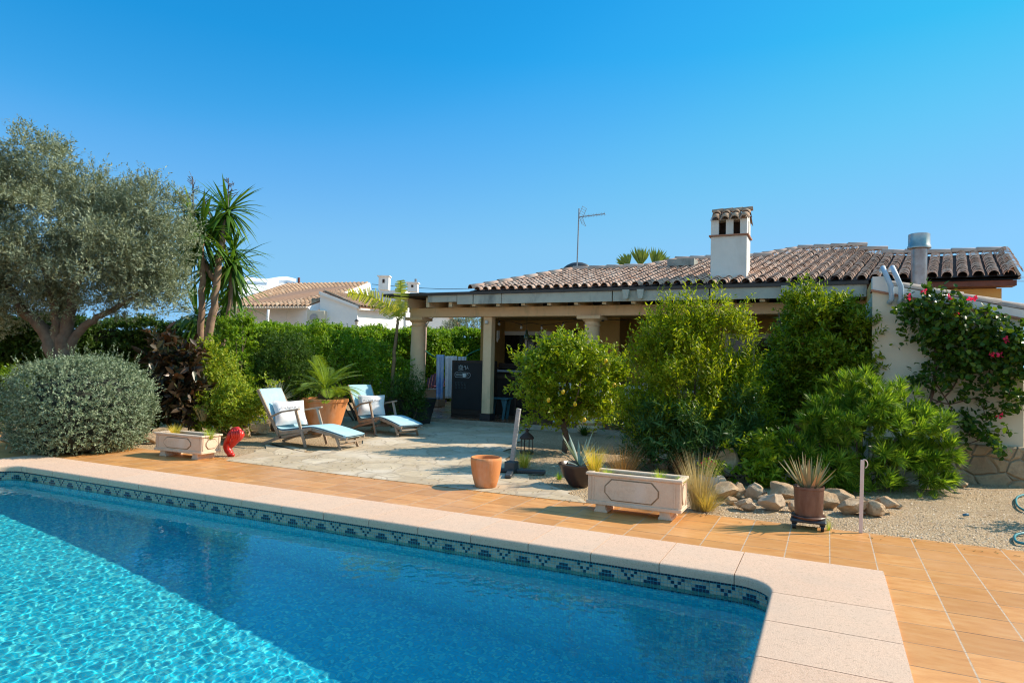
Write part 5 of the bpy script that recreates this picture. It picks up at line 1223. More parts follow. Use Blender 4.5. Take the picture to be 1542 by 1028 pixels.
# ---- leaf materials
olive_l = leafmat('olive_leaf', [(.17,.20,.125),(.32,.35,.26),(.11,.13,.085),(.46,.49,.39)], .25, .75, (1.3,1.25,.8), .12, 1.0)
silver_l = leafmat('silver_leaf', [(.15,.20,.11),(.32,.36,.25),(.09,.12,.07),(.46,.49,.38)], .18, .75, (1.2,1.25,.9), .12, .97)
hedge_l = leafmat('hedge_leaf', [(.08,.19,.012),(.14,.30,.02),(.22,.38,.03),(.06,.13,.01)], .45, .4)
dark_l = leafmat('dark_leaf', [(.025,.07,.010),(.045,.11,.015),(.07,.15,.02)], .3, .5)
yel_l = leafmat('golden_leaf', [(.30,.38,.03),(.20,.32,.03),(.13,.24,.02),(.38,.44,.06)], .4, .4)
lem_l = leafmat('citrus_leaf', [(.13,.25,.015),(.24,.36,.02),(.09,.18,.012),(.34,.42,.03)], .45, .3)
nan_l = leafmat('feathery_leaf', [(.13,.23,.012),(.26,.38,.018),(.08,.15,.010),(.38,.46,.03)], .5, .4)
pit_l = leafmat('glossy_leaf', [(.10,.19,.012),(.17,.29,.018),(.06,.12,.010),(.28,.38,.025)], .42, .3)
pod_l = leafmat('needle_leaf', [(.08,.21,.02),(.18,.34,.035),(.035,.11,.012),(.32,.50,.06)], .42, .35)
ole_l = leafmat('oleander_leaf', [(.04,.11,.03),(.06,.15,.04),(.03,.08,.02)], .25, .35)
bou_l = leafmat('climber_leaf', [(.03,.09,.012),(.05,.13,.02),(.02,.06,.01),(.12,.22,.02)], .35, .35)
fic_l = leafmat('burgundy_leaf', [(.024,.020,.012),(.045,.028,.016),(.016,.028,.012),(.085,.052,.03),(.03,.05,.02)], .15, .36, (1.6,1.0,.4), .4)
yuc_l = leafmat('yucca_leaf', [(.05,.14,.02),(.09,.22,.03),(.03,.09,.015),(.16,.28,.05)], .3, .35)
cyc_l = leafmat('cycad_leaf', [(.12,.22,.02),(.20,.32,.03),(.09,.17,.02)], .35, .35)
aga_l = leafmat('agave_leaf', [(.16,.26,.24),(.22,.33,.30),(.12,.2,.18)], .12, .5)
gry_l = leafmat('grey_sword_leaf', [(.22,.30,.24),(.32,.40,.32),(.16,.22,.17)], .2, .5)
ban_l = leafmat('banana_leaf', [(.34,.42,.06),(.42,.48,.09),(.24,.34,.05)], .5, .4)
fan_l = leafmat('fan_palm_leaf', [(.14,.24,.05),(.20,.30,.08),(.10,.17,.04)], .3, .45)
str_l = leafmat('straw_blade', [(.50,.41,.21),(.40,.31,.15),(.60,.52,.32)], .35, .6, (1.2,1.15,.9), warm=1.05)
grn_l = leafmat('fresh_grass', [(.22,.42,.05),(.32,.48,.08),(.42,.48,.12)], .4, .5)
gold_l = leafmat('golden_grass', [(.55,.50,.08),(.40,.44,.06),(.66,.56,.16)], .45, .5, (1.4,1.3,.7))
alo_l = leafmat('aloe_leaf', [(.30,.32,.17),(.40,.38,.22),(.20,.25,.12),(.48,.36,.24)], .12, .45)
# ---- 1 olive tree
d0 = 12.6; base = D(92, 610, d0); base[2] = 0
ol = thing('olive_tree', 'large old grey-green olive tree with forked trunk behind the clipped shrub', 'tree', base)
blobs = [pb(50,335,d0,120,105,130), pb(-50,400,d0,110,110,120), pb(175,365,d0,88,85,100), pb(120,420,d0,110,60,120), pb(232,395,d0,50,70,60), pb(62,250,d0,42,42,50), pb(140,290,d0,45,45,60), pb(225,320,d0,40,45,50), pb(20,455,d0,80,40,90), pb(250,440,d0,34,34,40), pb(-20,270,d0,60,50,60)]
rr = RS(101); P_, O_ = blob_pts(rr, blobs, 14500, .2, .22, .24, 22); B, Dr, Nn, Ls, Ws = twigs(rr, P_, O_, 13, .25, .070, .019, up=.75, rnd=.55, out=.6, spread=.75)
leaves('crown', olive_l, B, Dr, Nn, Ls, Ws, ol, fold=.15)
def DP(x, y, d_=d0, dd=0.): return D(x, y, d_+dd)
limbs('trunk', bark_o, ol, [([base+[0,0,-.1], DP(94,560), DP(82,530), DP(62,490), DP(38,470), DP(10,430)], .20, .06), ([base+[.05,0,-.1], DP(98,560), DP(97,520), DP(104,480), DP(112,440), DP(130,380)], .19, .05), ([DP(93,560), DP(86,520), DP(84,485), DP(78,450), DP(60,380)], .13, .04),
    ([DP(100,545), DP(112,508), DP(140,482), DP(170,466), DP(215,440)], .10, .03), ([DP(96,550,dd=.3), DP(92,500,dd=.4), DP(96,440,dd=.6), DP(110,360,dd=.5)], .12, .04), ([DP(80,525), DP(88,500), DP(96,478)], .05, .03)], 12)
# ---- 2 clipped shrub
d0 = 10.15; c = D(121,618,d0); c[2] = .66
cs_ = thing('clipped_shrub', 'big round clipped silvery green shrub beside the pool deck at the left', 'shrub', (c[0],c[1],0))
rr = RS(102); n = 5200; d_ = unit(rr.randn(n,3)*np.array([1,1,.95])); d_[:,2] = np.where(d_[:,2] < -.85, -d_[:,2], d_[:,2])
q = d_/(np.abs(d_)**4.5).sum(1, keepdims=True)**(1/4.5); d_ = unit(np.sign(q)*np.abs(q)**1.6); Rr = np.array([.86, .82, .63])*np.array([1,1,1])
r_ = (.80+.22*rr.rand(n)**.6)*(1+.035*np.sin(d_*7+1).sum(1)); P_ = c+q*.96*Rr*r_[:,None]; O_ = unit(d_)
kp = P_[:,2] > .02; B, Dr, Nn, Ls, Ws = twigs(rr, P_[kp], O_[kp], 12, .11, .034, .014, up=.35, rnd=.45, out=.9, spread=.85, zmin=0)
i_ = rr.choice(np.where(kp)[0], 260); B2, D2, N2, L2, W2 = twigs(rr, P_[i_], O_[i_], 16, .26, .034, .013, up=.9, rnd=.4, out=.8, spread=.7, zmin=0)
B, Dr, Nn, Ls, Ws = np.concatenate([B, B2]), np.concatenate([Dr, D2]), np.concatenate([Nn, N2]), np.concatenate([Ls, L2]), np.concatenate([Ws, W2])
leaves('foliage', silver_l, B, Dr, Nn, Ls, Ws, cs_, fold=.2)
b = MB(); b.lathe([(.001,.03),(.60,.05),(.72,.3),(.74,.7),(.62,1.0),(.3,1.14),(.001,1.16)], (c[0],c[1],0), 24, wob=.02); b.build('dark_core', M('dark_core_fill', (.03,.035,.025), (.02,.022,.016), 12, 1.), cs_)  # solid dark core stands in for the shaded inside of the shrub
# ---- 3 yucca
def rosette(rr, c, n, L, W, el0=-.9, el1=1.4, droop=.25, segs=3, asym=None):
    """sword leaves as strips of quads; returns V,F arrays"""
    V = []; Fc = []; c = np.array(c, float)
    for i in range(n):
        az = rr.rand()*2*pi; el = el0+(el1-el0)*rr.rand(); l_ = L*(.75+.4*rr.rand())
        d_ = np.array([cos(az)*cos(el), sin(az)*cos(el), sin(el)]); s_ = np.array([-sin(az), cos(az), 0]); o = len(V)
        p = c+d_*.03*L; dd = d_.copy()
        for k in range(segs+1):
            f = k/segs; w_ = W*(.45+.9*f if f < .5 else 1.8*(1-f)+.02)*.5 if k else W*.28
            nrm = np.cross(s_, dd); V += [p-s_*w_+nrm*w_*.35, p, p+s_*w_+nrm*w_*.35]
            dd = dd+np.array([0,0,-droop*cos(el)*1.0/segs]); dd /= np.linalg.norm(dd); p = p+dd*l_/segs
        for k in range(segs):
            a = o+k*3; Fc += [(a,a+1,a+4,a+3),(a+1,a+2,a+5,a+4)]
    return V, Fc
class RB:
    def __init__(s): s.V = []; s.F = []
    def add(s, VF): o = len(s.V); s.V += list(VF[0]); s.F += [tuple(i+o for i in f) for f in VF[1]]; return s
    def build(s, name, mat_, parent=None, org=(0,0,0)): return npmesh(name, np.array(s.V), np.array(s.F), mat_, parent, org=org)
d0 = 15.2; base = D(318,560,d0); base[2] = 0
yu = thing('yucca_tree', 'tall multi-stemmed yucca with drooping sword leaves and dry flower spikes right of the olive tree', 'tree', base); rr = RS(103)
heads = [(303,352,0,.95,70),(343,318,.4,.85,60),(290,322,.6,.8,50),(349,398,.3,.85,55),(318,405,.7,.8,40),(352,430,.6,.85,34),(296,475,1.2,1.05,46),(338,462,1.1,.95,36),(352,378,.5,.8,40),(322,335,.7,.8,45),(286,365,.5,.8,40)]
rb = RB()
for x, y, dd, L_, n_ in heads: rb.add(rosette(rr, D(x, y, d0+dd), int(n_*1.25), L_*1.10, .092, -1.25, 1.2, 1.05, 4))
rb.build('crown', yuc_l, yu)
yb = M('yucca_bark', (.36,.23,.15), (.24,.15,.10), 9, .9, .008)
limbs('trunk', yb, yu, [([D(299,600,d0), D(300,520,d0), D(305,440,d0), D(303,360,d0)], .085, .06), ([D(308,600,d0-.1), D(313,520,d0-.1), D(322,460,d0-.1), D(329,400,d0), D(340,330,d0+.4)], .11, .06), ([D(330,600,d0+.3), D(335,520,d0+.3), D(345,470,d0+.3), D(350,405,d0+.3)], .06, .05), ([D(322,420,d0), D(300,380,d0+.4), D(290,330,d0+.6)], .06, .05)], 10)
b = MB(); dry = M('dry_stalk', (.14,.13,.14), (.09,.08,.09), 8, .9)
for x0, y0, x1, y1, dd in ((291,325,290,266,.6),(343,318,344,268,.4),(318,330,306,298,.7),(280,340,272,292,.6)):
    a, e = D(x0,y0,d0+dd), D(x1,y1,d0+dd); b.tube([a, e], [.024,.010], 5)
    for k in range(14):
        f = .35+.62*k/14; p = a+(e-a)*f; an = rr.rand()*6.28; l_ = .26*(1.1-f)+.05; q = p+np.array([cos(an)*l_, sin(an)*l_, .08]); b.tube([p, (p+q)/2+np.array([0,0,.0]), q], [.011,.009,.005], 4)
        for h in range(2): r_ = p+(q-p)*(.5+.4*h); b.tube([r_, r_+rr.randn(3)*.05], .006, 3)
b.build('flower_spike', dry, yu)
# ---- 4 rubber plant
def broad(rr, blobs, n, L, W, **k): return None
d0 = 11.6; base = D(262,640,d0); base[2] = 0
shrub('rubber_plant', 'dark burgundy-leaved rubber plant between the clipped shrub and the yellow-green bushes', 'shrub', base, fic_l, [pb(262,580,d0,28,44,28), pb(240,535,d0,15,22,20), pb(282,602,d0,20,24,22), pb(280,545,d0,17,24,18), pb(247,612,d0,22,22,22)], 260, 7, .22, .19, .072, 104, clump=0, shell=.3, up=.5, rnd=.5, spread=.8, fold=.12)
# ---- 5 golden shrubs
d0 = 12.6; base = D(330,620,d0); base[2] = 0
shrub('golden_shrub', 'taller yellow-green shrub in front of the yucca trunks', 'shrub', base, yel_l, [pb(322,560,d0,30,34,30), pb(300,545,d0,16,18,20), pb(335,590,d0,30,30,30)], 1000, 9, .15, .055, .028, 105, up=.6)
d0 = 11.9; base = D(352,645,d0); base[2] = 0
shrub('golden_shrub', 'lower yellow-green shrub behind the red sculpture', 'shrub', base, yel_l, [pb(350,612,d0,42,32,36), pb(380,600,d0,24,26,26), pb(318,618,d0,28,24,26), pb(300,626,d0,22,16,22)], 1500, 9, .13, .05, .027, 106, up=.5)
d0 = 14.2; base = D(350,600,d0); base[2] = 0
shrub('leafy_shrub', 'narrow upright green shrub right of the yucca in front of the hedge', 'shrub', base, hedge_l, [pb(350,530,d0,22,48,26), pb(345,580,d0,28,40,30), pb(362,500,d0,16,22,20)], 1100, 9, .16, .06, .03, 107, up=.5)
d0 = 14.8; base = D(425,600,d0); base[2] = 0
shrub('dark_shrub', 'dense dark green shrub in front of the hedge left of the cycad', 'shrub', base, dark_l, [pb(425,555,d0,50,42,42), pb(455,575,d0,40,36,36), pb(395,560,d0,34,34,34), pb(430,525,d0,36,20,30)], 2600, 10, .14, .05, .018, 108, up=.4)
d0 = 16.0; base = D(540,600,d0); base[2] = 0
shrub('leafy_shrub', 'loose green bushes filling in front of the hedge behind the cycad', 'shrub', base, hedge_l, [pb(510,545,d0,50,40,40), pb(565,560,d0,50,40,40), pb(470,520,d0,40,30,36)], 2200, 9, .16, .06, .03, 109, up=.5)
# ---- 6 hedges: a run of boxes of foliage
def hedge(label, pts, seed, n, mat_=hedge_l, th_=1.1, L=.075, W=.036):
    """pts: (px, depth, top row)"""
    a = [D(x, 520, d_) for x, d_, _ in pts]; tops = [D(x, y+12, d_)[2] for x, d_, y in pts]
    t_ = thing('hedge', label, 'hedge', (a[0][0], a[0][1], 0)); rr = RS(seed); Ps, Os = [], []; cum = [0]
    for i in range(len(a)-1): cum.append(cum[-1]+math.dist(a[i][:2], a[i+1][:2]))
    core = MB()
    for i in range(len(a)-1):
        p, q = a[i], a[i+1]; k = int(n*(cum[i+1]-cum[i])/cum[-1]); u = rr.rand(k); ln = (q-p)[:2]; ln = ln/np.linalg.norm(ln); nf = np.array([ln[1], -ln[0]])
        if nf @ (p[:2]) > 0: nf = -nf                       # towards the camera
        zt = tops[i]+(tops[i+1]-tops[i])*u; f = rr.rand(k) < .72; z = np.where(f, zt*rr.rand(k)**.75, zt); back = np.where(f, 0, rr.rand(k)*th_)
        s_ = cum[i]+u*(cum[i+1]-cum[i]); lump = .16*np.sin(s_*2.3+z*1.7)+.10*np.sin(s_*5.1-z*3.1+1)+.12*np.sin(s_*.9+2)*1; z = z+np.where(f, 0, 1)*(.06*np.sin(s_*3.7)+.05*np.sin(s_*8.1)+.04*rr.randn(k))
        xy = p[:2]+(q-p)[:2]*u[:,None]+nf*(lump+rr.randn(k)*.05)[:,None]-nf*back[:,None]
        Ps.append(np.c_[xy, np.minimum(z, zt+.16)]); Os.append(np.where(f[:,None], np.append(nf, .25)[None], np.array([[0,0,1.]])))
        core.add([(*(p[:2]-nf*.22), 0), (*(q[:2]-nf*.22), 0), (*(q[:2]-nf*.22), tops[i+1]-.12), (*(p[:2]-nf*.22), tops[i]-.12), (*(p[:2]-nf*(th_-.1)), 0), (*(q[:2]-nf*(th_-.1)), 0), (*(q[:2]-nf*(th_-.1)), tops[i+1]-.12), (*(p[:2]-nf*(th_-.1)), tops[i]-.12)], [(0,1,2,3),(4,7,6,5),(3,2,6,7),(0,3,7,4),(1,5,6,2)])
    B, Dr, Nn, Ls, Ws = twigs(rr, np.concatenate(Ps), np.concatenate(Os), 8, .15, L, W, up=.45, rnd=.55, zmin=0)
    leaves('foliage', mat_, B, Dr, Nn, Ls, Ws, t_); core.build('dark_core', M('hedge_core_fill', (.018,.028,.010), (.012,.018,.008), 9, 1.), t_); return t_  # added solid dark core, reads as shaded inside and stops see-through
hedge('long clipped bright green hedge behind the loungers, hiding the foot of the white villa', [(318,19.5,482),(430,21,487),(540,22.6,490),(640,24,491),(760,25,492)], 110, 13500, th_=1.3, L=.095, W=.046)
hedge('dark evergreen hedge in the shade behind the olive tree', [(-90,14.8,470),(60,15.4,474),(200,16.3,478),(330,17.2,484)], 111, 6500, leafmat('hedge_leaf_painted_shade', [(.025,.07,.01),(.045,.12,.018),(.08,.16,.03),(.02,.05,.008)], .3, .45))  # leaf colour darkened to stand for shade behind the olive
d0 = 31; base = D(700,520,d0); base[2] = 0
shrub('garden_tree', 'grey-green tree top behind the hedge seen under the pergola', 'tree', base, olive_l, [pb(700,488,d0,26,14,26), pb(680,492,d0,16,10,20)], 500, 9, .2, .09, .03, 112)
# ---- low plants behind left shrub
d0 = 11.4; base = D(215,655,d0); base[2] = 0
shrub('strappy_plant', 'small strappy green plant between the clipped shrub and the rubber plant', 'plant', base, hedge_l, [pb(222,640,d0,16,14,16), pb(5,600,d0,26,45,30)], 300, 8, .12, .07, .014, 113)
# ---- 8 grey sword plant
d0 = 13.4; c = D(416,606,d0); sw = thing('sword_plant', 'spiky grey-green sword-leaved plant behind the nearer lounger', 'plant', (c[0],c[1],0)); rr = RS(114)
rb = RB().add(rosette(rr, c, 130, .46, .028, -.1, 1.5, .1, 3)); rb.build('leaves', gry_l, sw); limbs('trunk', bark, sw, [([(c[0],c[1],0), c], .08, .07)])
# ---- 9 cycad
def frond(rr, c, az, el, L_, nl, ll, droop, V, Fc, w_=.018, lang=.9, twist=0):
    p = np.array(c, float); dd = np.array([cos(az)*cos(el), sin(az)*cos(el), sin(el)]); s_ = np.array([-sin(az), cos(az), 0]); st_ = L_/nl; prev = None
    for k in range(nl):
        f = k/nl; dd = dd+np.array([0,0,-droop/nl]); dd /= np.linalg.norm(dd); p = p+dd*st_; up_ = np.cross(s_, dd)
        if f > .12:
            l_ = ll*(sin(pi*min(1, f*1.02))**.6+.15)
            for sg in (-1, 1):
                d2 = s_*sg*lang+dd*.75+up_*.25; d2 /= np.linalg.norm(d2); o = len(V); V += [p-dd*w_*.5, p+d2*l_*.5-dd*w_*.3-up_*l_*.02, p+d2*l_-up_*l_*.14, p+d2*l_*.5+dd*w_*.7]; Fc.append((o,o+1,o+2,o+3))
        if prev is not None:
            o = len(V); q = up_*.008+s_*.008; V += [prev-s_*.009, p-s_*.009, p+s_*.009, prev+s_*.009]; Fc.append((o,o+1,o+2,o+3))
        prev = p.copy()
rr = RS(115); c = np.array(BP)+np.array([0,0,.86]); V, Fc = [], []
cy_ = thing('cycad', 'sago palm with arching feathery fronds in the very large terracotta pot', 'plant', (BP[0],BP[1],.62))
for k in range(26): frond(rr, c, k*2.4, .25+1.0*rr.rand(), .82*(.8+.3*rr.rand()), 34, .17, 1.0, V, Fc)
c2 = np.array(BP)+np.array([.18,-.1,.66])
for k in range(9): frond(rr, c2, k*2.4+1, .3+.7*rr.rand(), .42, 24, .12, .9, V, Fc)
npmesh('fronds', np.array(V), np.array(Fc), cyc_l, cy_); b = MB(); b.lathe([(.001,.0),(.14,.0),(.16,.12),(.12,.22),(.001,.24)], (BP[0],BP[1],.61), 14, wob=.05); b.build('trunk', bark, cy_)
# ---- 10 banana
bn = thing('banana_plant', 'slender banana plant with one upright and one arching ragged yellow-green leaf', 'plant', (SPX,SPY,.55)); rr = RS(116)
Yb = SPY; pts = [PY(591,598,Yb), PY(593,540,Yb), PY(598,495,Yb), PY(599,480,Yb)]
limbs('stem', M('banana_stem', (.26,.17,.08), (.16,.10,.05), 7, .7, .003), bn, [([np.array([pts[0][0],Yb,.5])]+pts, .055, .028)])
def ban_leaf(path, wid, name, seed):
    sp2 = smooth_path(path, 8); V, Fc = [], []; rr = RS(seed); n = len(sp2)
    for i in range(n-1):
        f = i/(n-1); p = sp2[i]; d_ = sp2[i+1]-p; d_ = d_/np.linalg.norm(d_); s_ = np.cross(d_, np.array(RM[2])); s_ /= np.linalg.norm(s_); st = np.linalg.norm(sp2[i+1]-p)
        for sg in (-1, 1):
            for h in range(2):
                if f < .12 or rr.rand() < .12: continue
                w_ = wid*(sin(pi*(.08+.9*f))**.5)*(.7+.5*rr.rand()); q = p+d_*st*h*.5; tipd = s_*sg*.8+d_*.45-np.array([0,0,.35])+np.array(RM[2])*rr.randn()*.25; tipd /= np.linalg.norm(tipd); o = len(V)
                V += [q, q+d_*st*.55, q+tipd*w_+d_*st*.35, q+tipd*w_]; Fc.append((o,o+1,o+2,o+3))
        o = len(V); V += [p-s_*.012, p+s_*.012, sp2[i+1]+s_*.01, sp2[i+1]-s_*.01]; Fc.append((o,o+1,o+2,o+3))
    npmesh(name, np.array(V), np.array(Fc), ban_l, bn)
q0 = PY(599,482,Yb)
ban_leaf([q0, PY(592,470,Yb-.1), PY(575,455,Yb-.2), PY(552,445,Yb-.25), PY(524,441,Yb-.25)], .24, 'leaf', 1)
ban_leaf([q0, PY(601,465,Yb), PY(604,445,Yb+.1), PY(603,422,Yb+.15)], .20, 'leaf', 2)
ban_leaf([q0, PY(604,478,Yb-.1), PY(609,470,Yb-.1), PY(611,455,Yb-.1)], .08, 'leaf', 3)
# ---- 11 dark bush by the pergola column
d0 = 14.9; base = D(612,630,d0); base[2] = 0
shrub('dark_shrub', 'dark fine-leaved bush at the foot of the round pergola column', 'shrub', base, dark_l, [pb(612,608,d0,24,32,26), pb(600,590,d0,18,16,20), pb(625,590,d0,12,24,16)], 1200, 10, .14, .05, .014, 117, up=.8)
# ---- 12 lemon tree
g = G(850,680); d0 = float(RM[2] @ (g-CAM)); 
lm = thing('lemon_tree', 'small round-headed lemon tree with one trunk in front of the porch', 'tree', g)
blobs = [pb(855,570,d0,68,58,60), pb(812,580,d0,38,42,40), pb(905,578,d0,38,40,40), pb(855,527,d0,40,26,36), pb(835,540,d0,38,30,36), pb(890,545,d0,32,24,34), pb(830,615,d0,34,24,34), pb(905,610,d0,30,26,30), pb(870,620,d0,40,20,36), pb(930,560,d0,16,20,20), pb(790,560,d0,14,22,18)]
rr = RS(118); P_, O_ = blob_pts(rr, blobs, 2000, .3, .28, .13, 14); B, Dr, Nn, Ls, Ws = twigs(rr, P_, O_, 8, .20, .072, .034, up=.7, rnd=.5, out=.7, spread=.8)
leaves('crown', lem_l, B, Dr, Nn, Ls, Ws, lm, fold=.2)
limbs('trunk', bark, lm, [([g+[0,0,-.05], D(852,660,d0), D(850,645,d0), D(846,632,d0)], .052, .045), ([D(847,638,d0), D(836,620,d0), D(818,590,d0), D(800,570,d0)], .03, .01), ([D(848,640,d0), D(862,618,d0), D(885,595,d0), D(905,575,d0)], .032, .01), ([D(847,638,d0), D(850,600,d0+.2), D(858,550,d0+.1), D(858,520,d0)], .028, .008), ([D(850,630,d0), D(868,600,d0-.3), D(875,570,d0-.4)], .02, .008)], 9)
lem_f = M('lemon_peel', (.80,.52,.02), (.74,.42,.015), 12, .4, .001)
for i, (x, y) in enumerate(((912,543),(925,580),(866,608),(935,600),(826,602),(880,632),(848,590))):
    q = D(x, y, d0-.62); b = MB(); b.lathe([(.001,-.04),(.018,-.034),(.030,-.012),(.030,.012),(.018,.034),(.001,.042)], q, 12); b.build('lemon', lem_f, lm, smooth=True)
# ---- 13 feathery shrub
d0 = 9.7; base = D(1030,700,d0); base[2] = 0
blobs = [pb(1035,590,d0,85,90,70), pb(992,540,d0,28,60,34), pb(1085,540,d0,40,60,40), pb(1035,520,d0,40,50,40), pb(965,620,d0,30,46,34), pb(1105,620,d0,55,70,48), pb(1000,650,d0,70,45,52), pb(955,545,d0,15,22,18), pb(1003,480,d0,12,32,12), pb(1052,478,d0,11,30,12), pb(1100,480,d0,11,28,12), pb(1075,490,d0,10,26,12)]
fs = thing('feathery_shrub', 'tall feathery bright green shrub with upright shoots covering the middle of the porch', 'shrub', base); rr = RS(119)
P_, O_ = blob_pts(rr, blobs, 4100, .35, .34, .15, 20); B, Dr, Nn, Ls, Ws = twigs(rr, P_, O_, 10, .26, .066, .021, up=1.3, rnd=.5, out=.6, spread=.75, zmin=0); leaves('foliage', nan_l, B, Dr, Nn, Ls, Ws, fs, fold=.15)
b = MB(); sh_p = []; 
for x0, y0, x1, y1 in ((1000,500,994,452),(1050,500,1042,448),(1082,510,1090,450),(1100,500,1135,440),(960,560,945,520),(1010,490,1018,460),(1060,500,1066,452),(1120,540,1150,505),(975,530,968,490)):
    a, e = D(x0,y0,d0), D(x1,y1,d0); b.tube([a, (a+e)/2+rr.randn(3)*.02, e], [.008,.006,.003], 5)
    for k in range(26): f = k/26; sh_p.append((a+(e-a)*f+rr.randn(3)*.012, unit(rr.randn(1,3)+np.array([[0,0,.8]]))[0]))
limbs('stem', bark, fs, [([base+rr.randn(3)*[.1,.1,0], D(x,650,d0), D(x+dx,560,d0), D(x+2*dx,480,d0)], .025, .006) for x, dx in ((1000,-10),(1020,0),(1040,8),(1060,16),(1010,6))], 6)
b.build('shoot', M('green_shoot', (.16,.22,.05), (.12,.18,.04), 9, .7), fs)
P_ = np.array([p for p, _ in sh_p]); O_ = np.array([o for _, o in sh_p]); B, Dr, Nn, Ls, Ws = twigs(rr, P_, O_, 5, .06, .05, .014, up=.5, rnd=.5); leaves('shoot_leaves', nan_l, B, Dr, Nn, Ls, Ws, fs)
# ---- 14 round bush
d0 = 10.2; base = D(1235,660,d0); base[2] = 0
shrub('round_bush', 'large rounded glossy green bush against the left edge of the white annex', 'shrub', base, pit_l, [pb(1240,530,d0,76,78,60), pb(1195,540,d0,40,48,44), pb(1290,535,d0,36,44,36), pb(1232,468,d0,40,30,38), pb(1262,490,d0,34,30,36), pb(1175,585,d0,36,38,40), pb(1240,590,d0,80,40,50), pb(1300,560,d0,28,36,30)], 5000, 9, .17, .074, .027, 120, up=.6, rnd=.5, spread=.8, lump=.24, clump=.17, per=26,
    stems=[([base, D(1235+dx*.4,600,d0), D(1235+dx,540,d0), D(1235+dx*1.4,470,d0)], .035, .008) for dx in (-45,-20,5,25,45)])
# ---- 15 needle bush of rosettes
d0 = 8.4; base = D(1290,760,d0); base[2] = 0
nb = thing('needle_bush', 'wide bright green spiky bush of long narrow leaves behind the rockery', 'shrub', base); rr = RS(121)
def whorls(rr, P, O, k, L, W, up=.5, cone=.9):
    n = len(P); T = unit(O+rr.randn(n,3)*.3+np.array([0,0,up])); Tn = np.repeat(T[:,None], k, 1); pr = rr.randn(n,k,3); pr -= Tn*(pr*Tn).sum(2, keepdims=True); pr /= np.linalg.norm(pr, axis=2, keepdims=True)
    cn = cone*(.25+rr.rand(n,k,1)); Dr = (Tn+pr*cn).reshape(-1,3); B = (P[:,None]+Tn*(rr.rand(n,k,1)*.05)).reshape(-1,3); m_ = len(B); kp = B[:,2] > .02
    return B[kp], Dr[kp], (Tn.reshape(-1,3)+rr.randn(m_,3)*.2)[kp], (L*(.7+.5*rr.rand(m_)))[kp], W*np.ones(kp.sum())
blobs = [pb(1300,665,d0,95,72,62), pb(1345,640,d0,60,52,44), pb(1385,665,d0,42,44,36), pb(1230,660,d0,60,52,46), pb(1275,610,d0,56,34,40), pb(1360,715,d0,46,36,36), pb(1270,730,d0,70,34,44), pb(1400,700,d0,24,30,26), pb(1190,690,d0,44,40,38), pb(1320,590,d0,30,22,26)]
P_, O_ = blob_pts(rr, blobs, 900, .5, .34, .15, 7); B, Dr, Nn, Ls, Ws = whorls(rr, P_, O_, 30, .165, .0155); leaves('foliage', pod_l, B, Dr, Nn, Ls, Ws, nb, fold=.2, curl=.12)
limbs('stem', bark, nb, [([base+rr.randn(3)*[.1,.1,0], D(1290+dx*.5,720,d0), D(1290+dx,660,d0)], .022, .007) for dx in (-90,-60,-30,0,30,60,90)], 6)
# ---- 16/17 lower plants of the bed
d0 = 8.5; base = D(1140,735,d0); base[2] = 0
shrub('broadleaf_shrub', 'low glossy broad-leaved shrub behind the left end of the rock edging', 'shrub', base, lem_l, [pb(1145,690,d0,30,34,28), pb(1165,715,d0,24,26,24), pb(1095,708,d0,20,14,20)], 260, 7, .12, .075, .032, 122, up=.5)
d0 = 9.0; base = D(1100,735,d0); base[2] = 0
shrub('oleander', 'dark long-leaved oleander under the feathery shrub', 'shrub', base, ole_l, [pb(1010,650,9.2,44,40,40), pb(1060,665,9.1,44,36,40), pb(1110,640,9.3,34,40,34), pb(960,660,9.6,26,34,30)], 900, 9, .16, .13, .016, 123, up=.7, stem_mat=bark)
# filler oleander between bushes
d0 = 10.6; base = D(1140,680,d0); base[2] = 0
shrub('dark_shrub', 'dark green shrub filling the gap between feathery shrub and round bush', 'shrub', base, dark_l, [pb(1150,625,d0,36,40,36), pb(1130,655,d0,46,36,40)], 1300, 9, .15, .06, .02, 124, up=.6)
# ---- 19 climber on the annex
bo = thing('bougainvillea', 'dark green climber with a few pink flowers sprawling over the white annex wall', 'climber', (1.35,10.85,0)); rr = RS(125)
spots = [(1385,470,30,22),(1415,462,34,22),(1440,485,40,26),(1400,500,36,24),(1470,510,36,24),(1500,525,34,28),(1530,530,26,34),(1430,530,36,28),(1460,555,30,26),(1412,560,22,26),(1500,560,26,22),(1520,590,14,24),(1410,610,14,20),(1383,578,18,10),(1480,640,22,16),(1492,662,20,14),(1458,655,16,12),(1500,625,14,10),(1365,462,16,10),(1460,600,14,16),(1535,600,10,22),(1475,480,26,10),(1510,500,26,12),(1405,440,10,12),(1500,490,8,8),(1560,540,24,50),(1580,560,20,50)]
blobs = []
for x, y, rx, ry in spots: c = PY(x, y, 10.80); s_ = (RM[2]@(c-CAM))/F; blobs.append((c, (rx*s_, .15, ry*s_), rx*ry))
P_, O_ = blob_pts(rr, blobs, 840, .1, .3); P_[:,1] = np.clip(P_[:,1], 10.5, 10.93); B, Dr, Nn, Ls, Ws = twigs(rr, P_, O_*[1,.5,1]+[0,-.6,0], 6, .15, .072, .056, up=.0, rnd=.8, spread=.9); B[:,1] = np.minimum(B[:,1], 10.95); leaves('foliage', bou_l, B, Dr, Nn, Ls, Ws, bo, fold=.15)
def W_(x, y, yy=10.88): return PY(x, y, yy)
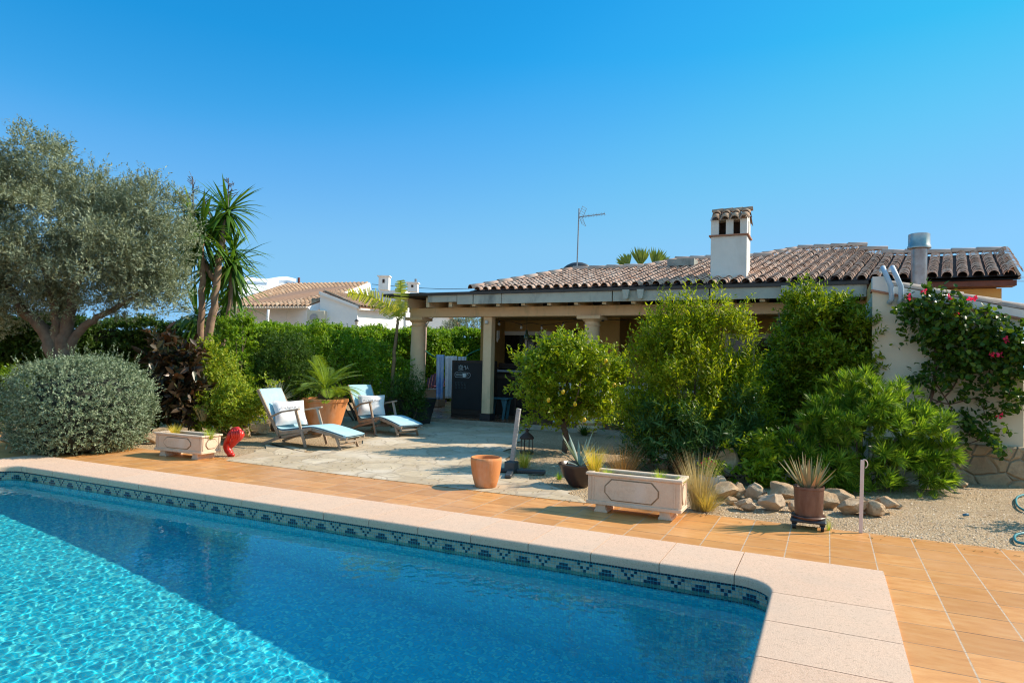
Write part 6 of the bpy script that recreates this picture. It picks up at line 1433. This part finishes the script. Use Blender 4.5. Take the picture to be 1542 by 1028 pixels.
limbs('vine_stem', M('vine_bark', (.16,.10,.07), (.10,.06,.045), 9, .9), bo, [([W_(1388,665,10.6)*[1,1,0], W_(1390,640,10.8), W_(1400,610), W_(1408,560), W_(1410,500)], .03, .02), ([W_(1398,612), W_(1420,600), W_(1440,575), W_(1450,540)], .012, .008), ([W_(1402,600), W_(1430,608), W_(1465,600), W_(1490,605)], .010, .006), ([W_(1408,575), W_(1430,610), W_(1445,640), W_(1462,655), W_(1480,665)], .009, .005), ([W_(1408,560), W_(1380,577), W_(1372,574)], .009, .005), ([W_(1480,660), W_(1455,668), W_(1438,664)], .007, .005), ([W_(1490,560), W_(1480,600), W_(1486,640)], .007, .004), ([W_(1530,560), W_(1518,600), W_(1512,620)], .008, .004), ([W_(1410,520), W_(1450,510), W_(1500,515), W_(1560,530)], .018, .01)], 7)
pk = leafmat('pink_bract', [(.75,.04,.16),(.65,.03,.10),(.8,.08,.25)], .35, .6, (1.2,.9,1))
for x, y in ((1430,447),(1459,450),(1370,448),(1495,532),(1505,535),(1470,449),(1392,440),(1505,626),(1440,470),(1515,512)):
    c = PY(x, y, 10.62); leaves('flower', pk, c+rr.randn(6,3)*.012, rr.randn(6,3), rr.randn(6,3), .045, .035, bo)
# ---- 20 agave in bowl, aloe
q = np.array(bw_.location); rr = RS(126); ag = thing('agave', 'blue-green agave rosette growing in the dark brown bowl', 'plant', (q[0],q[1],.22)); rb = RB().add(rosette(rr, q+[0,0,.24], 22, .40, .05, .1, 1.3, .35, 5)); rb.build('leaves', aga_l, ag)
def fleshy(rr, c, n, L, W, el0, el1, parent, mat_, curve=.3):
    b = MB()
    for i in range(n):
        az = i*2.4+rr.rand()*.4; el = el0+(el1-el0)*(i/n)**.8+rr.randn()*.06; l_ = L*(.7+.45*rr.rand()); d_ = np.array([cos(az)*cos(el), sin(az)*cos(el), sin(el)]); s_ = np.array([-sin(az), cos(az), 0]); p = np.array(c, float)+np.array([cos(az), sin(az), 0])*.045; dd = d_.copy(); secs = []
        for k in range(6):
            f = k/5; w_ = W*(1-f**1.4)*.5+.0012; nr = np.cross(s_, dd); secs.append([p-s_*w_+nr*w_*.3, p-nr*w_*.45, p+s_*w_+nr*w_*.3, p+nr*w_*.1]); dd = dd+np.array([0,0,curve/5]); dd /= np.linalg.norm(dd); p = p+dd*l_/5
        V = [v for s2 in secs for v in s2]; b.add(V, [(k*4+j, k*4+(j+1)%4, k*4+4+(j+1)%4, k*4+4+j) for k in range(5) for j in range(4)])
    return b.build('leaves', mat_, parent, smooth=False)
q = np.array(ap.location); al = thing('aloe', 'spiky variegated aloe in the brown glazed pot on the wheeled caddy', 'plant', (q[0],q[1],q[2]+.24)); fleshy(RS(127), q+[0,0,.235], 34, .33, .036, .62, 1.5, al, alo_l, .12)
# ---- 21 grasses
def tuft(name, label, c, n, L, W, mat_, el0=.9, droop=.5, seed=0, rad_=.03, group=None, cat='grass'):
    t_ = thing(name, label, cat, c, group); rr = RS(seed); V, Fc = [], []
    for i in range(n):
        az = rr.rand()*6.28; el = el0+(1.5-el0)*rr.rand(); l_ = L*(.55+.5*rr.rand()); d_ = np.array([cos(az)*cos(el), sin(az)*cos(el), sin(el)]); s_ = np.array([-sin(az), cos(az), 0]); p = np.array(c, float)+np.array([cos(az), sin(az), 0])*rad_*rr.rand(); o = len(V); dd = d_
        for k in range(4):
            w_ = W*(1-k/3.05)*.5; V += [p-s_*w_, p+s_*w_]; dd = dd+np.array([cos(az)*droop/5, sin(az)*droop/5, -droop/4*k*.5]); dd /= np.linalg.norm(dd); p = p+dd*l_/3
        for k in range(3): a = o+k*2; Fc.append((a,a+1,a+3,a+2))
    npmesh('blades', np.array(V), np.array(Fc), mat_, t_); return t_
g = G(789,703); tuft('grass_tuft', 'golden green grass tuft on the gravel beside the grey parasol stand', g, 260, .30, .006, gold_l, .8, .4, 130, .07)
p = PY(895,712,6.62); tuft('grass_tuft', 'tall golden grass tuft at the left end of the long trough', (p[0],6.62,.35), 320, .34, .005, gold_l, 1.1, .35, 131, .05)
for i, (x, y, lb, L_, n_, mt) in enumerate([(915,706,'short fresh green tuft beside the golden grass in the long trough',.11,120,grn_l),(994,712,'green tuft right of the middle of the long trough',.13,160,grn_l),(1026,718,'small green tuft at the right end of the long trough',.09,100,grn_l),(950,712,'tiny pale green sprigs in the middle of the long trough',.05,60,grn_l)]):
    p = PY(x, y, 6.62); tuft('grass_tuft', lb, (p[0],6.62,.35), n_, L_, .005, mt, .7, .4, 132+i, .04)
for i, (x, y, lb, L_, n_, mt) in enumerate([(264,645,'golden grass tuft at the left end of the left trough',.20,260,gold_l),(316,648,'lime green upright tuft at the right end of the left trough',.20,160,grn_l)]):
    p = PY(x, y, 6.78); tuft('grass_tuft', lb, (p[0],6.78,.29), n_, L_, .006, mt, .9, .4, 140+i, .05)
g = G(1047,768); tuft('dry_grass', 'tall dry straw-coloured grass clump right of the long trough', g+np.array([.02,.08,0]), 400, .66, .006, str_l, 1.22, .30, 145, .08)
g = G(1060,772); tuft('dry_grass', 'low greenish straw grass leaning right below the tall dry clump', g+np.array([.0,.14,0]), 300, .42, .006, leafmat('olive_straw', [(.34,.32,.10),(.46,.40,.16),(.24,.26,.08)], .35, .6), .5, .7, 146, .08)
g = G(937,722); tuft('dry_grass', 'dark brownish dry grass in the shade behind the long trough', g, 380, .55, .006, leafmat('brown_straw', [(.26,.17,.09),(.18,.12,.06),(.34,.24,.13)], .3, .7), 1.0, .5, 147, .14)
g = G(1028,715); tuft('dry_grass', 'reddish dry stems behind the right end of the long trough', g, 200, .40, .008, leafmat('reddish_stem', [(.28,.10,.06),(.20,.08,.05),(.34,.15,.09)], .3, .7), 1.1, .3, 148, .12)
g = G(1385,748); tuft('weed', 'left one of two small green weeds on the open gravel', g, 40, .09, .008, grn_l, .5, .4, 150, .02, cat='weed')
g = G(1407,750); tuft('weed', 'right one of two small green weeds on the open gravel', g, 40, .08, .008, grn_l, .5, .4, 151, .02, cat='weed')
g = G(1248,800); tuft('weed', 'thin green weed growing beside the plant caddy at the deck edge', g+np.array([0,.05,0]), 30, .16, .005, grn_l, 1.0, .3, 152, .02, cat='weed')
g = G(842,722); tuft('weed', 'small dark green weed on gravel left of the brown bowl', g, 60, .13, .008, hedge_l, .6, .4, 153, .03, cat='weed')
q = np.array(fp.location); fl_ = thing('flower_plant', 'green leaves with tiny pink flowers in the small pale pot', 'plant', (q[0],q[1],.16)); rr = RS(154); P_, O_ = blob_pts(rr, [(q+[0,0,.24],(.12,.12,.09))], 60, .2); B, Dr, Nn, Ls, Ws = twigs(rr, P_, O_, 6, .05, .04, .02); leaves('foliage', pit_l, B, Dr, Nn, Ls, Ws, fl_)
Bp = q+[0,0,.3]+rr.randn(24,3)*[.05,.05,.02]; leaves('flowers', pk, Bp, rr.randn(24,3), rr.randn(24,3), .03, .025, fl_)
g = G(880,655); tuft('leafy_plant', 'low dark plant at the foot of the round porch column', g, 120, .34, .02, dark_l, .4, .8, 155, .05, cat='plant')
p = D(1145,600,9.9); tuft('sword_plant', 'dark sword-leaved plant in shade between the two big bushes', (p[0],p[1],.3), 60, .75, .05, ole_l, .5, .5, 156, .06, cat='plant')
g = G(216,662); tuft('grass_tuft', 'low olive grass between the clipped shrub and the left trough', g+np.array([.1,.4,0]), 160, .24, .008, leafmat('olive_grass', [(.20,.24,.06),(.30,.32,.10)], .35, .6), .5, .6, 157, .1)
p = D(305,612,11.5); tuft('dry_grass', 'pale golden dry seed heads by the lower yellow-green shrub', (p[0],p[1],.35), 160, .36, .007, str_l, .9, .4, 158, .06)
# ---- 23 palm behind the roof
fpn = thing('fan_palm', 'top of a fan palm peeking over the roof left of the chimney', 'tree', (*D(965,500,27)[:2],0)); rb = RB(); rr = RS(160)
def fan(c, axis, R_, n=26, spread=1.25):
    axis = unit(np.array([axis], float))[0]; s_ = np.cross(axis, np.array(RM[2])); s_ /= np.linalg.norm(s_); V, Fc = [], []
    for k in range(n):
        a = (k/(n-1)-.5)*2*spread; d_ = axis*cos(a)+s_*sin(a)+np.array(RM[2])*rr.randn()*.12; d_ /= np.linalg.norm(d_); w_ = np.cross(d_, np.array(RM[2])); w_ /= np.linalg.norm(w_); l_ = R_*(.85+.3*rr.rand()); V += [c, c+d_*l_*.6+w_*.04, c+d_*l_, c+d_*l_*.6-w_*.04]; o = len(V)-4; Fc.append((o,o+1,o+2,o+3))
    return V, Fc
for x, y, ax_, R_ in ((946,402,(-.75,.1,.8),.62),(948,400,(-.35,0,1),.55),(964,402,(-.12,0,1),.78),(966,400,(.12,0,1),.72),(984,402,(.15,0,1),.76),(987,402,(.6,.2,1),.72)): rb.add(fan(np.array(D(x,y,27)), ax_, R_, 16, .42))
rb.build('fronds', fan_l, fpn); limbs('trunk', bark, fpn, [([D(965,500,27)*[1,1,0], D(965,440,27), D(965,402,27)], .18, .14)])

# low bush added unseen beyond the right edge to shadow the visible gravel
g = G(1655,800); shrub('added_shade_bush', 'unseen low green bush added beyond the hose to shade the right side of the gravel', 'shrub', g, pit_l, [((g[0]+.1,g[1]+.15,.35),(.42,.38,.32))], 260, 9, .14, .07, .026, 170)

# leaf litter on gravel, paving and deck edge
rr = RS(171); N = 900; X = -8.5+rr.rand(N)*10.5; Y = 6.75+rr.rand(N)**1.8*5; z = np.where(Y < 6.96, .003, .010)
kp = ~((X > -2.3) & (X < -1.2) & (Y < 6.9)); X, Y, z = X[kp], Y[kp], z[kp]; N = len(X); a = rr.rand(N)*6.28
o = leaves('leaf_litter', leafmat('fallen_leaf', [(.20,.12,.05),(.34,.22,.09),(.12,.08,.04),(.40,.32,.12)], .1, .8, warm=1.), np.c_[X, Y, z], np.c_[np.cos(a), np.sin(a), rr.rand(N)*.25], np.c_[rr.randn(N)*.3, rr.randn(N)*.3, np.ones(N)], .022+rr.rand(N)*.022, .012, fold=.2)
o['kind'] = 'stuff'; o['label'] = 'small dry fallen leaves scattered over the gravel and paving'; o['category'] = 'leaf litter'
# ================================================================== render settings
scn.view_settings.view_transform = 'Standard'; scn.view_settings.look = 'None'; scn.view_settings.gamma = 1; scn.view_settings.exposure = .52
cy = scn.cycles
cy.max_bounces = 10; cy.diffuse_bounces = 4; cy.glossy_bounces = 4; cy.transmission_bounces = 6; cy.transparent_max_bounces = 8
cy.caustics_reflective = False; cy.caustics_refractive = True; cy.blur_glossy = .5
cy.sample_clamp_indirect = 4.; cy.use_denoising = True; cy.filter_width = 1.15
try: cy.denoiser = 'OPENIMAGEDENOISE'
except Exception: pass
